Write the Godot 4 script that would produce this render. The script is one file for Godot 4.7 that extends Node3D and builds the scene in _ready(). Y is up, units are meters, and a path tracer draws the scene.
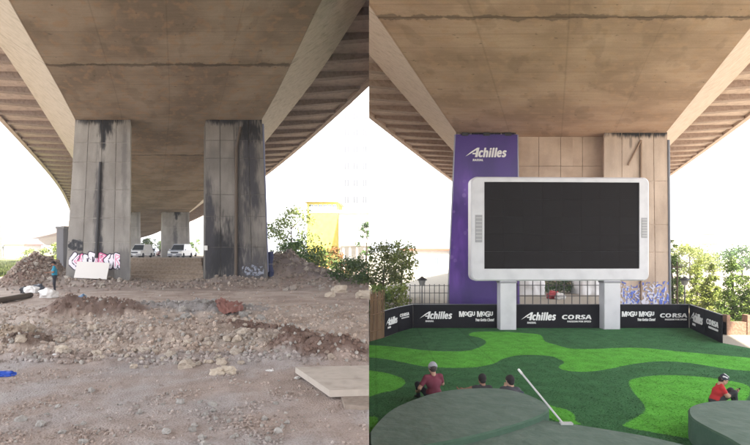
extends Node3D
# Two viaducts fork overhead; each runs over its own yard (rubble ground on one side, turf on the other).
const F := 560.0      # focal length, photo pixels
const HY := 250.0     # eye level row of the photo
const EYE := 2.2
const SEAM := 6.0 / 560.0
var M := {}
var used := {}
var rng := RandomNumberGenerator.new()
var fn := FastNoiseLite.new()
var fn2 := FastNoiseLite.new()

func P(px: float, py: float, d: float) -> Vector3:
	return Vector3((px - 375.0) / F * d, EYE - (py - HY) / F * d, -d)
func G(px: float, py: float, y: float) -> Vector3:
	return P(px, py, (EYE - y) * F / (py - HY))
func X(px: float, d: float) -> float:
	return (px - 375.0) / F * d

# ---------- naming ----------
func numbered(n: String) -> String:
	if not used.has(n):
		used[n] = 0
		return n
	used[n] += 1
	return "%s_%03d" % [n, used[n]]
func thing(called: String, label: String, category: String, where := Vector3.ZERO, turn := 0.0, group := "") -> Node3D:
	var o := Node3D.new()
	o.name = numbered(called)
	add_child(o)
	o.position = where
	o.rotation.y = turn
	tag(o, label, category, group)
	return o
func tag(o: Node, label: String, category: String, group := "", kind := "") -> void:
	if label: o.set_meta("label", label)
	if category: o.set_meta("category", category)
	if group: o.set_meta("group", group)
	if kind: o.set_meta("kind", kind)
func put(called: String, m: Mesh, mt: Material, parent: Node = null, xf := Transform3D()) -> MeshInstance3D:
	var o := MeshInstance3D.new()
	o.mesh = m
	o.material_override = mt
	o.transform = xf
	if parent == null:
		o.name = numbered(called)
		add_child(o)
	else:
		o.name = called
		parent.add_child(o, true)
	return o
func st_new() -> SurfaceTool:
	var s := SurfaceTool.new()
	s.begin(Mesh.PRIMITIVE_TRIANGLES)
	return s

# ---------- geometry ----------
# side: 0 no cut, -1 keep the rubble yard's side of the boundary, 1 keep the turf yard's side
func side_of(p: Vector3) -> float:
	return p.x - SEAM * p.z
func poly(s: SurfaceTool, pts: PackedVector3Array, n: Vector3, uvf = null, col := Color.WHITE) -> void:
	if pts.size() < 3: return
	var nn := Vector3.ZERO
	for i in pts.size():
		nn += pts[i].cross(pts[(i + 1) % pts.size()])
	var flip := nn.dot(n) > 0.0
	for i in range(1, pts.size() - 1):
		var tri := [pts[0], pts[i], pts[i + 1]]
		if flip: tri = [pts[0], pts[i + 1], pts[i]]
		for v in tri:
			s.set_normal(n)
			s.set_color(col)
			s.set_uv(uvf.call(v) if uvf else Vector2(v.x, v.y))
			s.add_vertex(v)
func hexa(s: SurfaceTool, c: Array, side := 0, uvf = null, skip := [], col := Color.WHITE) -> void:
	# c: 0-3 front loop (bl, br, tr, tl), 4-7 the same at the back
	var ctr := Vector3.ZERO
	for v in c: ctr += v
	ctr /= 8.0
	var loops := [[0, 1, 2, 3], [4, 5, 6, 7], [0, 1, 5, 4], [3, 2, 6, 7], [0, 3, 7, 4], [1, 2, 6, 5]]
	var cap := PackedVector3Array()
	for li in 6:
		var pts := PackedVector3Array()
		for k in loops[li]: pts.append(c[k])
		var n := (pts[1] - pts[0]).cross(pts[2] - pts[0]) + (pts[2] - pts[0]).cross(pts[3] - pts[0])
		if n.length() < 1e-9: continue
		n = n.normalized()
		var mid := (pts[0] + pts[1] + pts[2] + pts[3]) / 4.0
		if n.dot(mid - ctr) < 0: n = -n
		if side != 0:
			var outp := PackedVector3Array()
			for i in 4:
				var a := pts[i]
				var b := pts[(i + 1) % 4]
				var da := side_of(a) * -side
				var db := side_of(b) * -side
				if da <= 0: outp.append(a)
				if (da < 0 and db > 0) or (da > 0 and db < 0):
					var q := a.lerp(b, da / (da - db))
					outp.append(q)
					cap.append(q)
			pts = outp
		if li in skip: continue
		poly(s, pts, n, uvf, col)
	if cap.size() >= 3:
		var m := Vector3.ZERO
		for v in cap: m += v
		m /= cap.size()
		var n := Vector3(side, 0, side * -SEAM).normalized() * -1.0
		var u := Vector3(0, 1, 0)
		var w := n.cross(u)
		var arr := Array(cap)
		arr.sort_custom(func(a, b): return atan2((a - m).dot(u), (a - m).dot(w)) < atan2((b - m).dot(u), (b - m).dot(w)))
		poly(s, PackedVector3Array(arr), n, uvf, col)
func box(s: SurfaceTool, lo: Vector3, hi: Vector3, col := Color.WHITE, side := 0, uvf = null) -> void:
	hexa(s, [Vector3(lo.x, lo.y, hi.z), Vector3(hi.x, lo.y, hi.z), Vector3(hi.x, hi.y, hi.z), Vector3(lo.x, hi.y, hi.z),
		Vector3(lo.x, lo.y, lo.z), Vector3(hi.x, lo.y, lo.z), Vector3(hi.x, hi.y, lo.z), Vector3(lo.x, hi.y, lo.z)], side, uvf, [], col)
func boxm(lo: Vector3, hi: Vector3, col := Color.WHITE, side := 0) -> ArrayMesh:
	var s := st_new()
	box(s, lo, hi, col, side)
	return s.commit()
# box with chamfered front edges, local, centred at x,y; z from 0 (front) to -t
func bevel_box(w: float, h: float, t: float, b: float) -> ArrayMesh:
	var s := st_new()
	var x := w / 2.0
	var y := h / 2.0
	hexa(s, [Vector3(-x + b, -y + b, 0), Vector3(x - b, -y + b, 0), Vector3(x - b, y - b, 0), Vector3(-x + b, y - b, 0),
		Vector3(-x, -y, -b), Vector3(x, -y, -b), Vector3(x, y, -b), Vector3(-x, y, -b)], 0, null, [1])
	hexa(s, [Vector3(-x, -y, -b), Vector3(x, -y, -b), Vector3(x, y, -b), Vector3(-x, y, -b),
		Vector3(-x, -y, -t), Vector3(x, -y, -t), Vector3(x, y, -t), Vector3(-x, y, -t)], 0, null, [0])
	return s.commit()
func tube(s: SurfaceTool, a: Vector3, b: Vector3, ra: float, rb: float, seg := 8, col := Color.WHITE) -> void:
	var ax := (b - a).normalized()
	var u := ax.cross(Vector3.UP if absf(ax.y) < 0.9 else Vector3.RIGHT).normalized()
	var w := ax.cross(u)
	for i in seg:
		var t0 := TAU * i / seg
		var t1 := TAU * (i + 1) / seg
		var d0 := u * cos(t0) + w * sin(t0)
		var d1 := u * cos(t1) + w * sin(t1)
		var q := [a + d0 * ra, a + d1 * ra, b + d1 * rb, b + d0 * rb]
		var nn := [d0, d1, d1, d0]
		for k in [0, 2, 1, 0, 3, 2]:
			s.set_normal(nn[k])
			s.set_color(col)
			s.set_uv(Vector2.ZERO)
			s.add_vertex(q[k])
		for e in [[a, ra, -ax], [b, rb, ax]]:
			for v in [e[0], e[0] + d0 * e[1], e[0] + d1 * e[1]]:
				s.set_normal(e[2])
				s.set_color(col)
				s.set_uv(Vector2.ZERO)
				s.add_vertex(v)
func tubem(a: Vector3, b: Vector3, ra: float, rb: float, seg := 8) -> ArrayMesh:
	var s := st_new()
	tube(s, a, b, ra, rb, seg)
	return s.commit()
func lathe(prof: Array, seg := 16) -> ArrayMesh:   # prof: [r, y] from bottom to top
	var s := st_new()
	s.set_smooth_group(-1)
	for i in seg:
		var t0 := TAU * i / seg
		var t1 := TAU * (i + 1) / seg
		for k in prof.size() - 1:
			var a: Array = prof[k]
			var b: Array = prof[k + 1]
			var q := [Vector3(cos(t0) * a[0], a[1], sin(t0) * a[0]), Vector3(cos(t1) * a[0], a[1], sin(t1) * a[0]), Vector3(cos(t1) * b[0], b[1], sin(t1) * b[0]), Vector3(cos(t0) * b[0], b[1], sin(t0) * b[0])]
			for j in [0, 1, 2, 0, 2, 3]:
				s.add_vertex(q[j])
	s.generate_normals()
	return s.commit()
# a lumpy closed blob
func blob(r: Vector3, amp: float, freq: float, seed_: int, sub := 2, flat := false, boxy := 0.0) -> ArrayMesh:
	var t := (1.0 + sqrt(5.0)) / 2.0
	var vs: Array = []
	for v in [[-1, t, 0], [1, t, 0], [-1, -t, 0], [1, -t, 0], [0, -1, t], [0, 1, t], [0, -1, -t], [0, 1, -t], [t, 0, -1], [t, 0, 1], [-t, 0, -1], [-t, 0, 1]]:
		vs.append(Vector3(v[0], v[1], v[2]).normalized())
	var fs := [[0, 11, 5], [0, 5, 1], [0, 1, 7], [0, 7, 10], [0, 10, 11], [1, 5, 9], [5, 11, 4], [11, 10, 2], [10, 7, 6], [7, 1, 8], [3, 9, 4], [3, 4, 2], [3, 2, 6], [3, 6, 8], [3, 8, 9], [4, 9, 5], [2, 4, 11], [6, 2, 10], [8, 6, 7], [9, 8, 1]]
	for it in sub:
		var cache := {}
		var nf := []
		for f in fs:
			var mid := []
			for k in 3:
				var a: int = f[k]
				var b: int = f[(k + 1) % 3]
				var key := Vector2i(mini(a, b), maxi(a, b))
				if not cache.has(key):
					cache[key] = vs.size()
					vs.append(((vs[a] + vs[b]) / 2.0).normalized())
				mid.append(cache[key])
			nf.append([f[0], mid[0], mid[2]])
			nf.append([f[1], mid[1], mid[0]])
			nf.append([f[2], mid[2], mid[1]])
			nf.append([mid[0], mid[1], mid[2]])
		fs = nf
	var n := FastNoiseLite.new()
	n.seed = seed_
	n.frequency = freq
	var ps := []
	for v in vs:
		var q: Vector3 = v
		if boxy > 0.0:
			var mx := maxf(absf(q.x), maxf(absf(q.y), absf(q.z)))
			q = q.lerp(q / mx * 0.8, boxy)
		q *= 1.0 + amp * n.get_noise_3dv(v * 10.0)
		ps.append(q * r)
	var s := st_new()
	s.set_smooth_group(-1 if flat else 0)
	for f in fs:
		for k in [0, 2, 1]:
			s.set_uv(Vector2.ZERO)
			s.add_vertex(ps[f[k]])
	s.generate_normals()
	return s.commit()

# ---------- materials ----------
func ramp(cs: Array) -> Gradient:
	var g := Gradient.new()
	var offs := PackedFloat32Array()
	var cols := PackedColorArray()
	for i in cs.size():
		offs.append(float(i) / (cs.size() - 1))
		cols.append((cs[i] as Color).linear_to_srgb())
	g.offsets = offs
	g.colors = cols
	return g
func noise(freq: float, seed_: int, oct := 5) -> FastNoiseLite:
	var n := FastNoiseLite.new()
	n.noise_type = FastNoiseLite.TYPE_SIMPLEX_SMOOTH
	n.seed = seed_
	n.frequency = freq
	n.fractal_octaves = oct
	return n
func ntex(freq: float, seed_: int, cs: Array, size := 512) -> NoiseTexture2D:
	var t := NoiseTexture2D.new()
	t.width = size
	t.height = size
	t.seamless = true
	t.noise = noise(freq, seed_)
	t.color_ramp = ramp(cs)
	return t
func nrm(freq: float, seed_: int, strength: float) -> NoiseTexture2D:
	var t := NoiseTexture2D.new()
	t.width = 512
	t.height = 512
	t.seamless = true
	t.as_normal_map = true
	t.bump_strength = strength
	t.noise = noise(freq, seed_)
	return t
func mat(col: Color, rough := 0.8, metal := 0.0, vcol := false) -> StandardMaterial3D:
	var m := StandardMaterial3D.new()
	m.albedo_color = col.linear_to_srgb()
	m.roughness = rough
	m.metallic = metal
	m.vertex_color_use_as_albedo = vcol
	return m
func tri(tex: Texture2D, norm: Texture2D, scale: float, rough := 0.9, tint := Color.WHITE, vcol := true, nscale := 1.0) -> StandardMaterial3D:
	var m := mat(tint, rough, 0.0, vcol)
	m.albedo_texture = tex
	m.uv1_triplanar = true
	m.uv1_world_triplanar = true
	m.uv1_scale = Vector3.ONE * scale
	if norm:
		m.normal_enabled = true
		m.normal_texture = norm
		m.normal_scale = nscale
	return m
func uvmat(img: Image, rough := 0.85, norm: Texture2D = null) -> StandardMaterial3D:
	var m := mat(Color.WHITE, rough)
	m.albedo_texture = ImageTexture.create_from_image(img)
	return m
func lin(r: float, g: float, b: float) -> Color:
	return Color(r, g, b)

func _ready() -> void:
	# ---- camera, sky, sun ----
	var cam := Camera3D.new()
	cam.projection = Camera3D.PROJECTION_FRUSTUM
	cam.near = 0.1
	cam.far = 3000.0
	cam.size = 0.1 * 445.0 / F
	cam.frustum_offset = Vector2(0, 0.1 * 27.5 / F)
	cam.position = Vector3(0, EYE, 0)
	cam.name = "camera"
	add_child(cam)
	cam.current = true
	var we := WorldEnvironment.new()
	we.name = "world"
	var e := Environment.new()
	e.background_mode = Environment.BG_SKY
	var sky := Sky.new()
	var sm := ProceduralSkyMaterial.new()
	sm.sky_top_color = Color(0.90, 0.925, 0.96)
	sm.sky_horizon_color = Color(1.0, 0.99, 0.985)
	sm.sky_curve = 0.2
	sm.ground_bottom_color = Color(0.45, 0.42, 0.38)
	sm.ground_horizon_color = Color(0.8, 0.8, 0.8)
	sm.sun_angle_max = 20.0
	sm.sky_energy_multiplier = 1.0
	sky.sky_material = sm
	e.sky = sky
	e.tonemap_mode = Environment.TONE_MAPPER_LINEAR
	e.tonemap_exposure = 4.3
	e.fog_enabled = true
	e.fog_density = 0.001
	e.fog_light_color = Color(0.93, 0.95, 1.0)
	e.sdfgi_enabled = true
	e.ssao_enabled = true
	e.ssil_enabled = true
	we.environment = e
	add_child(we)
	var sun := DirectionalLight3D.new()
	sun.name = "sun"
	sun.light_energy = 1.5
	sun.light_color = Color(1.0, 0.95, 0.87)
	sun.light_angular_distance = 0.8
	sun.shadow_enabled = true
	sun.rotation_degrees = Vector3(-58, 20, 0)
	add_child(sun)

	rng.seed = 7
	fn.seed = 3
	fn.frequency = 1.0
	fn.fractal_octaves = 4
	fn2.seed = 11
	fn2.frequency = 1.0
	fn2.fractal_octaves = 2
	materials()
	ground_left()
	viaducts()
	yard_right()
	backgrounds()
	left_things()
	right_things()
	people()

func materials() -> void:
	var g := lin(1, 1, 1)
	M.bump = nrm(0.02, 5, 6.0)
	M.bumpfine = nrm(0.06, 6, 5.0)
	M.conc_tex = ntex(0.008, 21, [lin(.20, .19, .175), lin(.30, .28, .255), lin(.36, .34, .31), lin(.42, .40, .37)])
	M.conc = tri(M.conc_tex, M.bump, 0.35, 0.92)
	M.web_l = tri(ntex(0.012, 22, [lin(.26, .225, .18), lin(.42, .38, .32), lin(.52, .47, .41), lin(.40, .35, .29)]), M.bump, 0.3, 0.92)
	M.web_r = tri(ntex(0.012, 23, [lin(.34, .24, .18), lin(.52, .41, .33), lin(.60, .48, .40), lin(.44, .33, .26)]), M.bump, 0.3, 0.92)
	M.slab_l = tri(ntex(0.01, 24, [lin(.33, .275, .25), lin(.45, .375, .34), lin(.50, .42, .38)]), M.bump, 0.3, 0.92)  # slabs lightened to set off the shade painted into the ribs
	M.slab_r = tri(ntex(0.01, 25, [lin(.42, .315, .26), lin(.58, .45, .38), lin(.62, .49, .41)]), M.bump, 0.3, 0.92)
	M.shaded_rib_l = tri(ntex(0.015, 26, [lin(.20, .16, .145), lin(.27, .22, .20), lin(.31, .255, .23)]), M.bump, 0.4, 0.92)  # rib concrete darkened against the slabs: shade put into the colour
	M.shaded_rib_r = tri(ntex(0.015, 27, [lin(.27, .195, .16), lin(.36, .265, .22), lin(.41, .305, .25)]), M.bump, 0.4, 0.92)  # same painted shade for the tan ribs
	M.dirt = tri(ntex(0.03, 28, [lin(.62, .60, .58), lin(.9, .88, .86), lin(1, 1, 1), lin(.78, .76, .74)]), M.bumpfine, 0.8, 0.97, Color.WHITE, true, 1.2)
	M.rock = tri(ntex(0.03, 29, [lin(.6, .58, .55), lin(.95, .93, .9), lin(1, 1, 1)]), M.bumpfine, 1.2, 0.95)
	M.white = mat(lin(.74, .74, .78), 0.4)
	M.dark = mat(lin(.03, .03, .032), 0.6)
	M.steel = mat(lin(.08, .08, .085), 0.5, 0.3)
	M.rubber = mat(lin(.02, .02, .02), 0.85)
	M.glass = mat(lin(.03, .035, .04), 0.12)
	M.bark = tri(ntex(0.03, 30, [lin(.05, .035, .025), lin(.12, .09, .065)]), M.bump, 1.0, 0.95)
	M.leaf = mat(Color.WHITE, 0.6, 0.0, true)
	M.leaf.metallic_specular = .3
	M.leaf.backlight_enabled = true
	M.leaf.backlight = Color(0.35, 0.4, 0.18)
	M.person = mat(Color.WHITE, 0.85, 0.0, true)
	M.reed1 = mat(lin(.16, .09, .045), .9)
	M.reed2 = mat(lin(.22, .14, .075), .9)
	M.reed3 = mat(lin(.12, .075, .045), .9)
	M.plaster = tri(ntex(0.01, 31, [lin(.66, .66, .65), lin(.76, .76, .75), lin(.80, .80, .79)]), null, 0.2, 0.9)

# ---------- ground of the rubble yard ----------
var heaps := [
	# x, d, rx, rd, h, colour, roughness of surface
	[X(97, 18.0), 18.0, 1.5, 1.1, 0.55, Color(.185, .125, .095), 0.1],
	[X(62, 17.5), 17.5, 0.5, 0.7, 0.25, Color(.185, .125, .095), 0.1],
	[X(235, 14.2), 14.2, 1.0, 0.55, 0.30, Color(.165, .108, .082), 0.1],
	[X(285, 13.2), 13.2, 0.7, 0.5, 0.26, Color(.165, .108, .082), 0.1],
	[X(330, 11.6), 11.6, 0.75, 0.5, 0.30, Color(.165, .11, .085), 0.14],
	[X(290, 11.9), 11.9, 0.4, 0.4, 0.26, Color(.165, .11, .085), 0.14],
	[X(8, 13.0), 13.0, 0.75, 0.7, 0.34, Color(.33, .26, .19), 0.05],
	[X(30, 12.3), 12.3, 0.45, 0.4, 0.2, Color(.17, .12, .09), 0.1],
	[X(205, 19.0), 19.0, 1.9, 1.0, 0.36, Color(.30, .28, .26), 0.16],
	[X(120, 13.3), 13.3, 1.7, 0.7, 0.22, Color(.38, .32, .27), 0.12],
	[X(190, 13.2), 13.2, 1.2, 0.6, 0.18, Color(.38, .31, .25), 0.12],
	[X(250, 12.4), 12.4, 0.9, 0.45, 0.18, Color(.33, .28, .23), 0.12],
	[X(41, 36.0), 36.0, 1.3, 2.2, 1.65, Color(.21, .15, .12), 0.2],
	[X(25, 34.0), 34.0, 0.8, 1.5, 0.6, Color(.22, .15, .115), 0.2],
	[X(280, 39.0), 39.0, 1.5, 2.2, 1.5, Color(.24, .20, .18), 0.2],
	[X(310, 39.0), 39.0, 2.2, 2.0, 0.95, Color(.24, .20, .18), 0.2],
	[X(98, 35.8), 35.8, 2.6, 2.1, 0.62, Color(.27, .22, .18), 0.2],
	[X(236, 35.8), 35.8, 2.6, 2.0, 0.6, Color(.26, .215, .18), 0.2],
]
func h_left(x: float, d: float) -> float:
	var y := 0.035 * fn2.get_noise_2d(x * 0.35, d * 0.35) + 0.02 * fn.get_noise_2d(x * 1.6, d * 1.6)
	if d < 11.0: y += 0.015 * fn.get_noise_2d(x * 3.0 + 40.0, d * 3.0)
	var band := smoothstep(10.6, 11.6, d + 0.5 * fn2.get_noise_2d(x * 0.9, 3.0)) * (1.0 - smoothstep(20.0, 24.0, d))
	y += band * (0.10 + 0.09 * fn.get_noise_2d(x * 1.4 + 9.0, d * 1.4) + 0.05 * fn.get_noise_2d(x * 5.0, d * 5.0))
	for h in heaps:
		var u: float = (x - h[0]) / h[2]
		var v: float = (d - h[1]) / h[3]
		var q := u * u + v * v
		if q < 7.0:
			var g := exp(-q * 0.9)
			y += h[4] * g * (1.0 + h[6] * 1.6 * fn.get_noise_2d(x * (2.4 if h[4] < .6 else .9) + h[0], d * (2.4 if h[4] < .6 else .9))) + h[6] * 0.45 * g * fn.get_noise_2d(x * 4.0, d * 4.0 + h[1])
	return y
func c_left(x: float, d: float) -> Color:
	var n := fn2.get_noise_2d(x * 0.5 + 70.0, d * 0.5)
	var n2 := fn.get_noise_2d(x * 2.0 + 30.0, d * 2.0)
	var c := Color(.36, .30, .25)
	if d < 11.5:
		c = Color(.35, .285, .24).lerp(Color(.355, .32, .295), clampf(0.35 + n * 1.3 + n2 * 0.6, 0, 1))
	elif d < 22.0:
		c = Color(.45, .375, .31).lerp(Color(.36, .285, .225), clampf(0.4 + n * 1.5, 0, 1))
	elif d < 30.0:
		c = Color(.42, .34, .275).lerp(Color(.31, .235, .185), clampf(0.35 + n * 1.6, 0, 1))
	else:
		c = Color(.26, .195, .155).lerp(Color(.32, .26, .21), clampf(0.4 + n * 1.6, 0, 1))
	for h in heaps:
		var u: float = (x - h[0]) / h[2]
		var v: float = (d - h[1]) / h[3]
		var q := u * u + v * v + n2 * 0.9
		c = c.lerp(h[5], 1.0 - smoothstep(0.9, 1.7, q))
	c *= 1.0 + 0.22 * n2
	return Color(c.r * 1.02, c.g * 1.03, c.b * 1.10)
func ground_left() -> void:
	var s := st_new()
	var ds := []
	var d := 2.5
	while d < 62.0:
		ds.append(d)
		d *= 1.0125
	var nx := 260
	var vs := PackedVector3Array()
	var cs := PackedColorArray()
	var ids := PackedInt32Array()
	for r in ds.size():
		for i in nx + 1:
			var px := 369.0 - 560.0 * pow(float(i) / nx, 1.0)
			var x := X(px, ds[r])
			vs.append(Vector3(x, h_left(x, ds[r]), -ds[r]))
			cs.append(c_left(x, ds[r]))
	for r in ds.size() - 1:
		for i in nx:
			var a := r * (nx + 1) + i
			var b := a + nx + 1
			ids.append_array([a, b, a + 1, a + 1, b, b + 1])
	# the bank down to the turf yard
	for r in ds.size() - 1:
		var p0: Vector3 = vs[r * (nx + 1)]
		var p1: Vector3 = vs[(r + 1) * (nx + 1)]
		var o := vs.size()
		for q in [p0, p1, Vector3(p1.x, -1.9, p1.z), Vector3(p0.x, -1.9, p0.z)]:
			vs.append(q)
			cs.append(Color(.24, .18, .14))
		ids.append_array([o, o + 1, o + 2, o, o + 2, o + 3])
	for i in vs.size():
		s.set_color(cs[i])
		s.add_vertex(vs[i])
	for i in ids: s.add_index(i)
	s.generate_normals()
	var o := put("ground", s.commit(), M.dirt)
	tag(o, "dusty rubble-strewn earth yard under the grey viaduct", "", "", "structure")
	# wide land to the horizon on both sides of the yard boundary
	s = st_new()
	var far := 1500.0
	hexa(s, [Vector3(-far, -1.2, 60), Vector3(60, -1.2, 60), Vector3(60, -.16, 60), Vector3(-far, -.16, 60), Vector3(-far, -1.2, -far), Vector3(60, -1.2, -far), Vector3(60, -.16, -far), Vector3(-far, -.16, -far)], -1, null, [], Color(.26, .22, .17))
	o = put("ground", s.commit(), M.dirt)
	tag(o, "flat earth plain reaching the horizon beyond the rubble yard", "", "", "structure")
	s = st_new()
	hexa(s, [Vector3(-60, -3, 60), Vector3(far, -3, 60), Vector3(far, -1.72, 60), Vector3(-60, -1.72, 60), Vector3(-60, -3, -far), Vector3(far, -3, -far), Vector3(far, -1.72, -far), Vector3(-60, -1.72, -far)], 1, null, [], Color(.36, .33, .28))
	o = put("ground", s.commit(), M.dirt)
	tag(o, "pale bare ground reaching the horizon beyond the turf", "", "", "structure")
	# rocks
	var var_ := []
	for k in 7:
		var_.append(blob(Vector3(1, .68 + .06 * (k % 3), .85), 0.75, 0.09, 50 + k, 1, true, 0.5))
	var zones := [
		# count, px range, py range, size range, colour a, colour b, label, group
		[72, 55, 262, 328, 362, .05, .15, Color(.46, .40, .34), Color(.36, .32, .28), "rubble lump lying in the light stony strip between soil heaps and flat dirt", "pale lumps in the stony strip"],
		[48, 150, 262, 301, 320, .07, .19, Color(.36, .345, .33), Color(.25, .24, .23), "grey broken stone on the low grey heap beside the red cloth", "grey stones on the low heap"],
		[20, 275, 366, 335, 364, .03, .09, Color(.34, .29, .25), Color(.24, .18, .15), "brown stone stuck in the dark soil heap behind the concrete slab", "stones in the dark soil heap"],
		[18, 2, 60, 322, 352, .05, .13, Color(.42, .36, .30), Color(.30, .25, .2), "tan stone at the foot of the sandy mound", "stones by the sandy mound"],
		[30, 150, 292, 395, 440, .03, .075, Color(.38, .37, .36), Color(.28, .27, .26), "grey stone lying on the flat dusty dirt", "loose stones on the flat dirt"],
		[12, 20, 150, 385, 435, .03, .07, Color(.40, .37, .34), Color(.30, .27, .25), "tan stone lying on the flat dusty dirt", "loose stones on the flat dirt"],
		[18, 270, 340, 274, 288, .12, .3, Color(.42, .39, .36), Color(.3, .26, .23), "broken stone at the foot of the gravel slope beside the dark pier", "stones below the gravel slope"],
		[20, 66, 128, 277, 285, .12, .28, Color(.46, .42, .38), Color(.34, .3, .26), "broken concrete lump below the leaning white board", "lumps at the pier foot"],
	]
	var rm := {}
	for z in zones:
		for k in z[0]:
			var px := rng.randf_range(z[1], z[2])
			var py := rng.randf_range(z[3], z[4])
			var g := G(px, py, 0.1 if z[3] > 300 else 0.2)
			var y := h_left(g.x, -g.z)
			var sz := lerpf(z[5], z[6], pow(rng.randf(), 2.0))
			var ci := rng.randi() % 4
			var key := "%s%d" % [z[10], ci]
			if not rm.has(key):
				var c: Color = (z[7] as Color).lerp(z[8], ci / 3.0)
				var mm: StandardMaterial3D = M.rock.duplicate()
				mm.albedo_color = c.linear_to_srgb()
				rm[key] = mm
			if side_of(g + Vector3(sz, 0, 0)) > -0.02: continue
			var b := Basis.from_euler(Vector3(rng.randf_range(-.4, .4), rng.randf() * TAU, rng.randf_range(-.4, .4))).scaled(Vector3.ONE * sz)
			var r := put("rubble_stone", var_[rng.randi() % 7], rm[key], null, Transform3D(b, Vector3(g.x, y + sz * 0.3, g.z)))
			tag(r, ["smaller ", "bigger "][int(sz > lerpf(z[5], z[6], .3))] + ["lighter ", "duller "][ci / 2] + z[9], "stone", z[10])
	for k in 44:
		var left := k < 22
		var x := X(41, 36.0) + rng.randfn() * 1.1 if left else X(296, 38.5) + rng.randfn() * 1.6
		var dd := 34.3 + rng.randfn() * 0.8 if left else 37.8 + rng.randfn() * 0.9
		var sz := rng.randf_range(.07, .2)
		var b := Basis.from_euler(Vector3(rng.randf(), rng.randf() * TAU, rng.randf())).scaled(Vector3.ONE * sz)
		var r := put("rubble_stone", var_[k % 7], rm["lumps at the pier foot%d" % (k % 4)] if rm.has("lumps at the pier foot%d" % (k % 4)) else M.rock, null, Transform3D(b, Vector3(x, h_left(x, dd) + sz * .3, -dd)))
		tag(r, "broken stone on the brown soil mound beside the graffitied pier" if left else "broken stone on the gravel slope beside the dark pier", "stone", "stones on the soil mound" if left else "stones on the gravel slope")
	# countless small stones
	var mm := MultiMesh.new()
	mm.transform_format = MultiMesh.TRANSFORM_3D
	mm.use_colors = true
	mm.mesh = blob(Vector3(1, .7, .85), 0.7, 0.1, 77, 0, true, 0.4)
	var items := []
	for k in 26000:
		var px := rng.randf_range(-20, 368)
		var py := 272.0 + 175.0 * rng.randf()
		var g := G(px, py, 0.08)
		var dd := -g.z
		if dd > 40.0: continue
		var dens := 0.12
		if dd < 10.8: dens = 0.04 + 0.45 * smoothstep(0.1, 0.4, fn2.get_noise_2d(g.x * 0.55 + 20.0, dd * 0.55))
		elif dd < 21.0: dens = 0.55
		elif dd > 32.0: dens = 0.5
		if rng.randf() > dens: continue
		var sz := rng.randf_range(.008, .028) if dd < 10.8 else rng.randf_range(.015, .06)
		if dd > 30.0: sz *= 2.0
		if side_of(g + Vector3(sz, 0, 0)) > -0.01: continue
		var c := c_left(g.x, dd) * rng.randf_range(0.8, 1.25)
		if rng.randf() < 0.15: c = Color(.40, .38, .36) * rng.randf_range(.7, 1.1)
		c.a = 1.0
		var b := Basis.from_euler(Vector3(rng.randf() * 6, rng.randf() * 6, rng.randf() * 6)).scaled(Vector3.ONE * sz)
		items.append([Transform3D(b, Vector3(g.x, h_left(g.x, dd) + sz * 0.3, g.z)), c])
	for k in 5200:
		var hp: Array = heaps[12 + k % 6]
		var x: float = hp[0] + rng.randfn() * hp[2] * .95
		var dd: float = hp[1] + rng.randfn() * hp[3] * .8
		var sz := .03 + .10 * pow(rng.randf(), 3.0)
		if side_of(Vector3(x + sz, 0, -dd)) > -0.01: continue
		var c: Color = (hp[5] as Color).lerp(Color(.38, .33, .29), rng.randf() * .8) * rng.randf_range(.75, 1.25)
		c.a = 1.0
		items.append([Transform3D(Basis.from_euler(Vector3(rng.randf() * 6, rng.randf() * 6, rng.randf() * 6)).scaled(Vector3.ONE * sz), Vector3(x, h_left(x, dd) + sz * .3, -dd)), c])
	mm.instance_count = items.size()
	for i in items.size():
		mm.set_instance_transform(i, items[i][0])
		mm.set_instance_color(i, items[i][1])
	var mi := MultiMeshInstance3D.new()
	mi.name = "gravel"
	mi.multimesh = mm
	mi.material_override = M.rock
	add_child(mi)
	tag(mi, "loose gravel and crumbs of rubble spread over the dirt", "gravel", "", "stuff")

# ---------- viaducts ----------
func path(stn: Array, d: float) -> Vector2:   # x, soffit height
	var i := 0
	while i < stn.size() - 2 and d > stn[i + 1][0]: i += 1
	var a: Array = stn[i]
	var b: Array = stn[i + 1]
	var t := clampf((d - a[0]) / (b[0] - a[0]), 0, 1)
	var r := Vector2.ZERO
	var w: float = b[0] - a[0]
	for k in 2:
		var ma: float = (b[k + 1] - a[k + 1]) / w
		var mb := ma
		if i > 0: ma = (ma + (a[k + 1] - stn[i - 1][k + 1]) / (a[0] - stn[i - 1][0])) / 2.0
		if i < stn.size() - 2: mb = (mb + (stn[i + 2][k + 1] - b[k + 1]) / (stn[i + 2][0] - b[0])) / 2.0
		var t2 := t * t
		var t3 := t2 * t
		r[k] = (2 * t3 - 3 * t2 + 1) * a[k + 1] + (t3 - 2 * t2 + t) * w * ma + (-2 * t3 + 3 * t2) * b[k + 1] + (t3 - t2) * w * mb
	return r
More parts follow.
